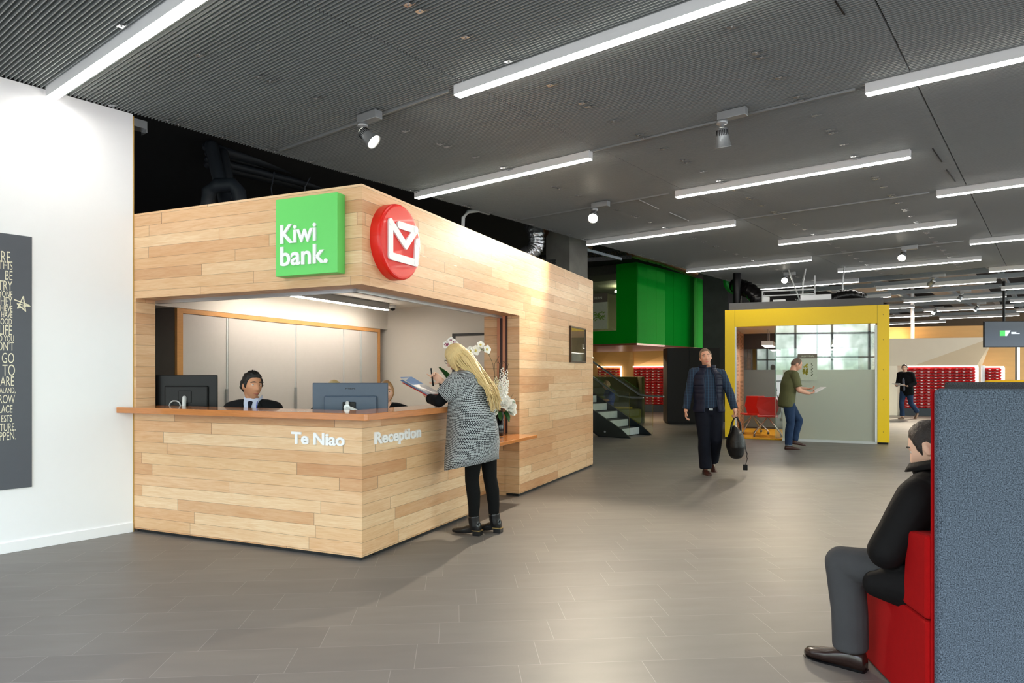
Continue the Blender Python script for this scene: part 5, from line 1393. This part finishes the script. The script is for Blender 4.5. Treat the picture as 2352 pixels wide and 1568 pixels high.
m = MB(); m.sweep([(.005, 0, -.49), (.0, 0, -.42), (0, 0, -.33), (0, 0, -.24), (-.01, 0, -.17)], [.110, .130, .128, .095, .045], [.16, .19, .185, .15, .10], side=(1, 0, 0), seg=24)
solid(m, 'bag_body', BAGM, bag, .010, 4)
for y in (-.03, .03): obj('handle', MB().tube([(-.07, y*2.2, -.24), (-.05, y, -.10), (-.015, y*.2, -.012), (.02, y*.2, -.012), (.06, y, -.10), (.07, y*2.2, -.24)], .011, 8), BAGM, bag, smooth=True)
obj('strap', MB().sweep([(.10, .02, -.36), (.17, .02, -.55), (.13, .02, -.70), (.15, .03, -.56), (.13, .04, -.36)], [.016]*5, [.005]*5, side=(0, 1, 0), seg=8), BAGM, bag)
obj('strap_buckle', MB().box(.10, .16, .0, .03, -.75, -.67), BLK, bag, bevel=.006)
obj('buckle', MB().lathe([(.009, 0), (.009, .006)], (.05, -.15, -.20), (0, -1, 0), 12), STEEL, bag)

# --- man in a green t-shirt reading a sheet
gm = thing('person', 'man in an olive t-shirt and jeans reading a white sheet before the yellow room', 'person', (5.24, 13.0, 0), heading(1, -.06))
J = dict(hip=(0, -.06, .94), chest=(0, -.02, 1.22), neck=(0, .04, 1.445), head=(0, .115, 1.585), shL=(-.185, .02, 1.39), shR=(.185, .02, 1.39),
         elL=(-.23, .13, 1.13), elR=(.23, .08, 1.11), wrL=(-.14, .36, 1.13), wrR=(.13, .30, 1.05), hipL=(-.09, -.05, .91), hipR=(.09, -.06, .91),
         knL=(-.10, .20, .53), knR=(.09, -.02, .49), anL=(-.11, .12, .16), anR=(.09, -.06, .085))
f = Fig(J, 1.0, 1.05); Rm = rotm(0, -26, 0)
m = MB(); f.torso(m); f.neckhead(m, Rm)
for k in 'LR': f.arm(m, k, f1=2.0); f.leg(m, k)
hand_into(m, J['wrR'], (-.2, .95, .1), (-.4, 0, .9), -1, (.7, .8, .8, .9), .8)
hand_into(m, J['wrL'], (.3, .95, 0), (.2, 0, .9), 1, (.6, .6, .7, .7), .8)
solid(m, 'body', SK3, gm, .0075, 2); face_bits(gm, f.J['head'], Rm, 1, LIP2, BROWH)
obj('hair', hair_cap(f.J['head'], Rm, 1, lineR, .006, .002), BROWH, gm, smooth=True)
m = MB(); f.torso(m, .026, flare=.008, down=.035, wid=.026)
for k in 'LR': f.arm(m, k, .024, f1=.75, cuff=.008)
solid(m, 't_shirt', cloth('olive_green_jersey', (98, 98, 66)), gm, .009, 5)
m = MB()
for k in 'LR': f.leg(m, k, .013, f1=2.0, hem=.014)
f.torso(m, .014, to='waist'); solid(m, 'jeans', cloth('blue_denim', (40, 58, 88), var=.3), gm, .009, 3)
obj('turn_up', MB().lathe([(.062, 0), (.064, .04)], J['anR']+V((0, 0, .02)) if False else V(J['anR'])+V((0, 0, -.01)), (0, 0, 1), 16), cloth('pale_denim', (130, 146, 168)), gm, smooth=True)
m = MB(); shoe_into(m, J['anR'], (0, 1), .28); obj('shoe', m, SH, gm, smooth=True)
m = MB(); shoe_into(m, J['anL'], (0, 1), .28, lift=.075, pitch=R(-8)); obj('shoe', m, SH, gm, smooth=True)
GMx = Matrix.Translation(gm.location) @ Matrix.Rotation(gm.rotation_euler.z, 4, 'Z')
tag(obj('paper_sheet', MB().box(-.14, .14, -.105, .105, -.002, .002), pcols[0], loc=GMx @ V((.0, .52, 1.115)), rot=Euler((R(30), R(0), gm.rotation_euler.z))), 'white sheet of paper in the hands of the man in the olive t-shirt', 'paper')

# --- distant man in a black jacket
dm = thing('person', 'distant man in a black jacket and jeans walking past the red bins', 'person', (12.42, 21.75, 0), heading(-.85, -.5))
J = dict(hip=(0, -.04, .93), chest=(0, 0, 1.23), neck=(0, .04, 1.46), head=(0, .08, 1.60), shL=(-.19, .02, 1.41), shR=(.19, .02, 1.41),
         elL=(-.25, -.04, 1.13), elR=(.25, .02, 1.13), wrL=(-.16, .20, 1.04), wrR=(.15, .26, 1.06), hipL=(-.09, -.03, .90), hipR=(.09, -.03, .90),
         knL=(-.09, -.10, .50), knR=(.09, .10, .50), anL=(-.10, -.44, .22), anR=(.09, .05, .085))
f = Fig(J); Rm = rotm(18, -4, 0)
m = MB(); f.torso(m); f.neckhead(m, Rm)
for k in 'LR': f.arm(m, k, f1=2.0); f.leg(m, k)
hand_into(m, J['wrR'], (-.3, .9, .1), (0, 0, 1), -1); hand_into(m, J['wrL'], (.3, .9, .1), (0, 0, 1), 1)
solid(m, 'body', SK2, dm, .01, 2); face_bits(dm, f.J['head'], Rm, 1, LIP2, HAIRD)
obj('hair', hair_cap(f.J['head'], Rm, 1, lineM, .010, .003), HAIRD, dm, smooth=True)
m = MB(); f.torso(m, .03, flare=.01, down=.06, wid=.016)
for k in 'LR': f.arm(m, k, .022, f1=1.93)
solid(m, 'jacket', cloth('black_jacket_cloth', (10, 11, 14)), dm, .012, 4)
m = MB()
for k in 'LR': f.leg(m, k, .015, f1=1.95, hem=.012)
f.torso(m, .014, to='waist'); solid(m, 'jeans', cloth('blue_denim', (40, 58, 88), var=.3), dm, .012, 3)
m = MB(); shoe_into(m, J['anR'], (0, 1)); obj('shoe', m, mat('tan_shoe', (120, 92, 74), .5), dm, smooth=True)
m = MB(); shoe_into(m, J['anL'], (0, 1), lift=.10, pitch=R(-45)); obj('shoe', m, mat('tan_shoe', (120, 92, 74), .5), dm, smooth=True)
obj('shirt_front', MB().sweep([(0, .115, .92), (0, .120, 1.1), (0, .130, 1.23), (0, .115, 1.36), (0, .085, 1.47)], [.035, .04, .045, .04, .03], [.028]*5, side=(1, 0, 0), seg=12), cloth('grey_shirt', (96, 100, 112)), dm, smooth=True)
DMx = Matrix.Translation(dm.location) @ Matrix.Rotation(dm.rotation_euler.z, 4, 'Z')
tag(obj('paper_sheet', MB().box(-.12, .12, -.17, .17, -.003, .003), pcols[0], loc=DMx @ V((0, .40, 1.09)), rot=Euler((R(12), 0, dm.rotation_euler.z))), 'white sheet of paper carried by the distant man in the black jacket', 'paper')

# --- man in blue on the olive sofa
bm_ = thing('person', 'man in a blue shirt sitting on the olive sofa behind the stair glass', 'person', (2.72, 19.45, 0), heading(-1, -.25))
J = {k: v for k, v in SEAT.items()}; J = {k: (v[0], v[1], v[2]-.16) if k[:2] not in ('an',) else v for k, v in J.items()}
J.update(hip=(0, 0, .53), chest=(0, -.06, .78), neck=(0, .0, .97), head=(0, .06, 1.10), hipL=(-.09, .03, .51), hipR=(.09, .03, .51), knL=(-.12, .44, .50), knR=(.12, .44, .50), shL=(-.19, -.04, .91), shR=(.19, -.04, .91), elL=(-.24, .10, .70), elR=(.24, .02, .66), wrL=(-.14, .30, .66), wrR=(.22, .24, .60))
f = Fig(J); Rm = rotm(-8, -6, 0)
m = MB(); f.torso(m); f.neckhead(m, Rm)
for k in 'LR': f.arm(m, k, f1=2.0); f.leg(m, k); hand_into(m, J['wr'+k], (0, .9, -.2), (0, 0, -1), 1 if k == 'R' else -1)
solid(m, 'body', SK3, bm_, .01, 2); face_bits(bm_, f.J['head'], Rm, 1, LIP2, HAIRG)
obj('hair', hair_cap(f.J['head'], Rm, 1, lineR, .010, .004), mat('sandy_hair', (176, 140, 96), .5, var=.2, scale=40), bm_, smooth=True)
m = MB(); f.torso(m, .02)
for k in 'LR': f.arm(m, k, .02, f1=1.0)
solid(m, 'shirt', cloth('royal_blue_shirt', (52, 72, 150)), bm_, .012, 4)
m = MB()
for k in 'LR': f.leg(m, k, .015)
f.torso(m, .014, to='waist'); solid(m, 'trousers', cloth('black_trousers', (14, 15, 17)), bm_, .012, 3)
m = MB()
for k in 'LR': shoe_into(m, J['an'+k], (0, 1))
obj('shoes', m, BLK, bm_, smooth=True)

# --- seated man on the red sofa, seen from behind
sm = thing('person', 'dark haired man in a black jacket and grey trousers sitting on the red sofa', 'person', (1.96, 3.06, 0), heading(-.62, .78))
J = dict(hip=(0, .03, .50), chest=(.0, .03, .74), neck=(.0, .055, .945), head=(.0, .085, 1.065), shL=(-.20, .065, .865), shR=(.20, .065, .865),
         elL=(-.285, .165, .63), elR=(.27, .16, .62), wrL=(-.06, .25, .60), wrR=(.10, .26, .60), hipL=(-.10, .05, .50), hipR=(.10, .05, .50),
         knL=(-.14, .43, .50), knR=(.11, .36, .48), anL=(-.12, .40, .10), anR=(.11, .36, .10))
f = Fig(J, 1.02, 1.05); Rm = rotm(-4, -24, 0)
m = MB(); f.torso(m); f.neckhead(m, Rm)
for k in 'LR': f.arm(m, k, f1=2.0); f.leg(m, k); hand_into(m, J['wr'+k], (.6 if k == 'L' else -.6, .6, -.1), (0, 0, -1), 1 if k == 'R' else -1)
solid(m, 'body', SK2, sm, .006, 2); face_bits(sm, f.J['head'], Rm, 1, LIP2, HAIRD)
obj('hair', hair_cap(f.J['head'], Rm, 1, lineM, .009, .003), HAIRD, sm, smooth=True)
JK = cloth('black_softshell', (10, 8, 9), var=.15, rough=.75)
m = MB(); f.torso(m, .035, flare=.02, down=.0, wid=.02)
for k in 'LR': f.arm(m, k, .034, f1=1.95)
m.sweep([(-.06, .0, .50), (-.20, .10, .47), (-.23, .24, .46)], [.10, .11, .06], [.13, .10, .05], side=(0, 0, 1), seg=16)
jk = solid(m, 'jacket', JK, sm, .009, 6)
cl_ = MB(); vs = []; fs = []
for i in range(25):
    g = PI*(.5+.22)+(2*PI-.44*PI)*i/24
    for r_, z, yy in ((.075, .92, .02), (.10, .965, .035), (.112, 1.015, .05), (.128, .98, .05)):
        vs.append((r_*math.cos(g), .05+yy*.4+r_*math.sin(g)*1.0, z-.03*math.cos(g-PI/2)))
for i in range(24):
    for j in range(3): fs.append((i*4+j, (i+1)*4+j, (i+1)*4+j+1, i*4+j+1))
o = obj('collar', cl_.add(vs, fs), JK, jk, smooth=True); o.modifiers.new('t', 'SOLIDIFY').thickness = .006
obj('piping', MB().tube([(-.19, -.095, .77), (-.10, -.138, .795), (.05, -.145, .81), (.16, -.10, .80)], .0045, 6), LETTER, jk)
m = MB()
for k in 'LR': f.leg(m, k, .016, f1=2.0, hem=.026)
solid(m, 'trousers', cloth('charcoal_grey_trousers', (66, 66, 68), var=.1), sm, .008, 4)
BRN = mat('dark_brown_polished_leather', (44, 30, 26), .22, var=.2)
for k, d in (('L', (-.12, 1)), ('R', (.1, 1))):
    m = MB(); shoe_into(m, J['an'+k], d, .285, .09, .048, .012); b_ = obj('shoe', m, BRN, sm, smooth=True)
    m = MB(); shoe_into(m, J['an'+k], d, .29, .018, .05, .0); obj('sole', m, BLK, b_)

# ------------------------------------------------------------------ flowers
LEAF = mat('glossy_green_leaf', (40, 84, 40), .35, var=.2, scale=12)
PETAL = mat('white_petal', (246, 244, 236), .5, var=.03)
CRMP = mat('cream_petal', (240, 232, 196), .5, var=.05)
STEM = mat('brown_twig', (92, 74, 50), .7, var=.2); GST = mat('green_stem', (96, 120, 58), .6, var=.2)
def petal(mb, c, d, n, L, w_, cup=.25, mi=0):
    """cupped petal: base c, direction d, facing n"""
    d = V(d).normalized(); n = V(n); n = (n-d*n.dot(d)).normalized(); s_ = d.cross(n); vs = []; fs = []
    for i in range(5):
        f_ = i/4; ww = w_*math.sin(PI*(.12+.80*f_))**.8; cc = c+d*L*f_+n*L*cup*f_*f_
        for j in (-1, -.5, 0, .5, 1): vs.append(cc+s_*ww*j+n*ww*.35*j*j)
    for i in range(4):
        for j in range(4): fs.append((i*5+j, i*5+j+1, (i+1)*5+j+1, (i+1)*5+j))
    mb.add(vs, fs, mi)
def bloom(mb, c, n, r, k=6, cup=.3, layers=1, mi=0):
    n = V(n).normalized(); u = n.orthogonal().normalized(); w_ = n.cross(u)
    for L in range(layers):
        for i in range(k):
            g = 2*PI*(i+.5*L)/k+L*.3; d = u*math.cos(g)+w_*math.sin(g)+n*(.15+.45*L)
            petal(mb, V(c), d, n, r*(1-.18*L), r*.52, cup)
def leaf(mb, c, d, L, w_, droop=.3):
    petal(mb, V(c), d, (0, 0, 1), L, w_, -droop)


random.seed(21)
vb = bw(2.70, .125, .72)
va = thing('flower_vase', 'tall glossy black vase of white flowers on the low timber shelf', 'vase', vb)
obj('vase', MB().lathe([(.062, 0), (.064, .004), (.064, .27), (.058, .27), (.055, .05)], seg=32), mat('glossy_black_ceramic', (12, 12, 14), .12), va, smooth=True)
m = MB(); bl_c = [(-.05, -.06, .33, .085), (.06, -.07, .36, .095), (.12, -.05, .33, .085), (-.03, -.07, .45, .075), (.03, -.05, .50, .06), (-.05, -.11, .25, .06), (.15, -.02, .26, .06), (-.08, .02, .42, .06)]
for x, y, z, r in bl_c:
    b_ = MB(); bloom(b_, (x, y, z), (x*2, -.8, .35+random.uniform(-.2, .2)), r, 6, .35, 3); o = obj('white_bloom', b_, PETAL, va, smooth=True); o.modifiers.new('t', 'SOLIDIFY').thickness = .0015
for sx, sy, zt in ((.04, .0, .76), (.08, .02, .74), (-.02, .01, .66), (.0, -.04, .62), (-.07, 0, .58), (.09, -.02, .62), (.06, -.03, .68), (.02, -.05, .55), (-.05, -.04, .54), (.07, -.05, .56), (.03, -.06, .64)):
    b_ = MB(); n = 46
    for i in range(n):
        f_ = i/n; z = .36+(zt-.36)*f_; g = i*2.4; rr = .048*(1-f_*.75)
        b_.ball((sx*(.4+.6*f_)*1.2+rr*math.cos(g), sy+rr*math.sin(g)-.01, z), .016*(1-.55*f_), seg=8)
    obj('flower_spike', b_, CRMP if sx < 0.03 else PETAL, va, smooth=True)
tw = MB()
for i in range(7):
    a = random.uniform(-.08, .12); tw.tube([(a*.3, 0, .25), (a*.7+random.uniform(-.02, .02), 0, .55), (a*1.2, .02, .80), (a*1.2+random.uniform(-.06, .05), .02, random.uniform(.78, .92))], .0028, 5)
tw.tube([(.03, 0, .25), (.13, -.02, .40), (.17, -.02, .47)], .002, 5).tube([(.03, 0, .25), (.14, -.02, .36), (.20, -.02, .42)], .002, 5)
obj('twig', tw, STEM, va)
for i, (x, y, z, dx, dy, dz, L) in enumerate(((.05, -.06, .29, .8, -.4, .3, .13), (.07, -.05, .28, .9, -.3, -.2, .13), (.02, -.08, .27, .1, -.8, -.6, .12), (.06, -.07, .27, .6, -.6, -.7, .14), (-.06, -.03, .36, -.7, -.6, .3, .12), (.1, -.03, .38, .8, -.5, .1, .10), (.0, -.08, .30, -.3, -.8, -.2, .10), (.08, -.06, .27, .4, -.8, -.5, .13))):
    b_ = MB(); leaf(b_, (x, y, z), (dx, dy, dz), L, .026, .2); obj('leaf', b_, LEAF, va, smooth=True)
ob = bw(1.56, .06, 1.116)
oc = thing('potted_orchid', 'potted white and pink orchid on the counter behind the blonde woman', 'orchid', ob)
obj('pot', MB().lathe([(.05, 0), (.066, .12), (.07, .13), (.062, .13), (.058, .11)], seg=28), mat('white_glazed_pot', (232, 232, 228), .25), oc, smooth=True)
for d, L, w_ in (((-.45, -.2, .9), .27, .085), ((-.8, -.1, .45), .20, .06), ((.6, .1, .5), .22, .045), ((.2, .6, .6), .2, .04)):
    b_ = MB(); leaf(b_, (0, 0, .13), d, L, w_, .12); obj('leaf', b_, LEAF, oc, smooth=True)
s1 = [(0, 0, .13), (.05, .05, .40), (.06, .05, .54), (-.01, .02, .59), (-.08, .0, .57)]; s2 = [(0, 0, .13), (.06, .05, .40), (.14, .05, .50), (.24, .04, .54), (.34, .02, .48)]
for s_ in (s1, s2): obj('stem', MB().tube(s_, .004, 6), GST, oc, smooth=True)
PUR = mat('purple_orchid_centre', (140, 44, 90), .5)
def orchid(c, n, r, pink):
    b_ = MB(); bloom(b_, c, n, r, 5, .05, 1); o = obj('orchid_bloom', b_, PETAL, oc, smooth=True)
    c_ = MB().ball(V(c)+V(n).normalized()*.006, r*.28, seg=8)
    if pink:
        for i in range(8): c_.ball(V(c)+V(n).normalized()*.007+V((math.cos(i*.8), 0, math.sin(i*.8)))*r*random.uniform(.3, .65), r*.12, seg=6)
    obj('centre', c_, PUR if pink else mat('yellow_orchid_centre', (220, 200, 110), .5), o)
for c, n, r, pk in (((-.065, -.02, .57), (-.3, -1, .1), .045, 1), ((-.005, -.02, .575), (.2, -1, .1), .048, 1), ((-.03, -.01, .61), (0, -1, .4), .035, 1),
                    ((.15, .03, .51), (-.2, -1, .1), .05, 0), ((.20, .03, .515), (.2, -1, .2), .052, 0), ((.14, .03, .46), (-.3, -1, -.1), .045, 0), ((.25, .03, .57), (.3, -1, .4), .04, 0), ((.31, .02, .525), (.6, -.8, .2), .045, 0)):
    orchid(c, n, r, pk)
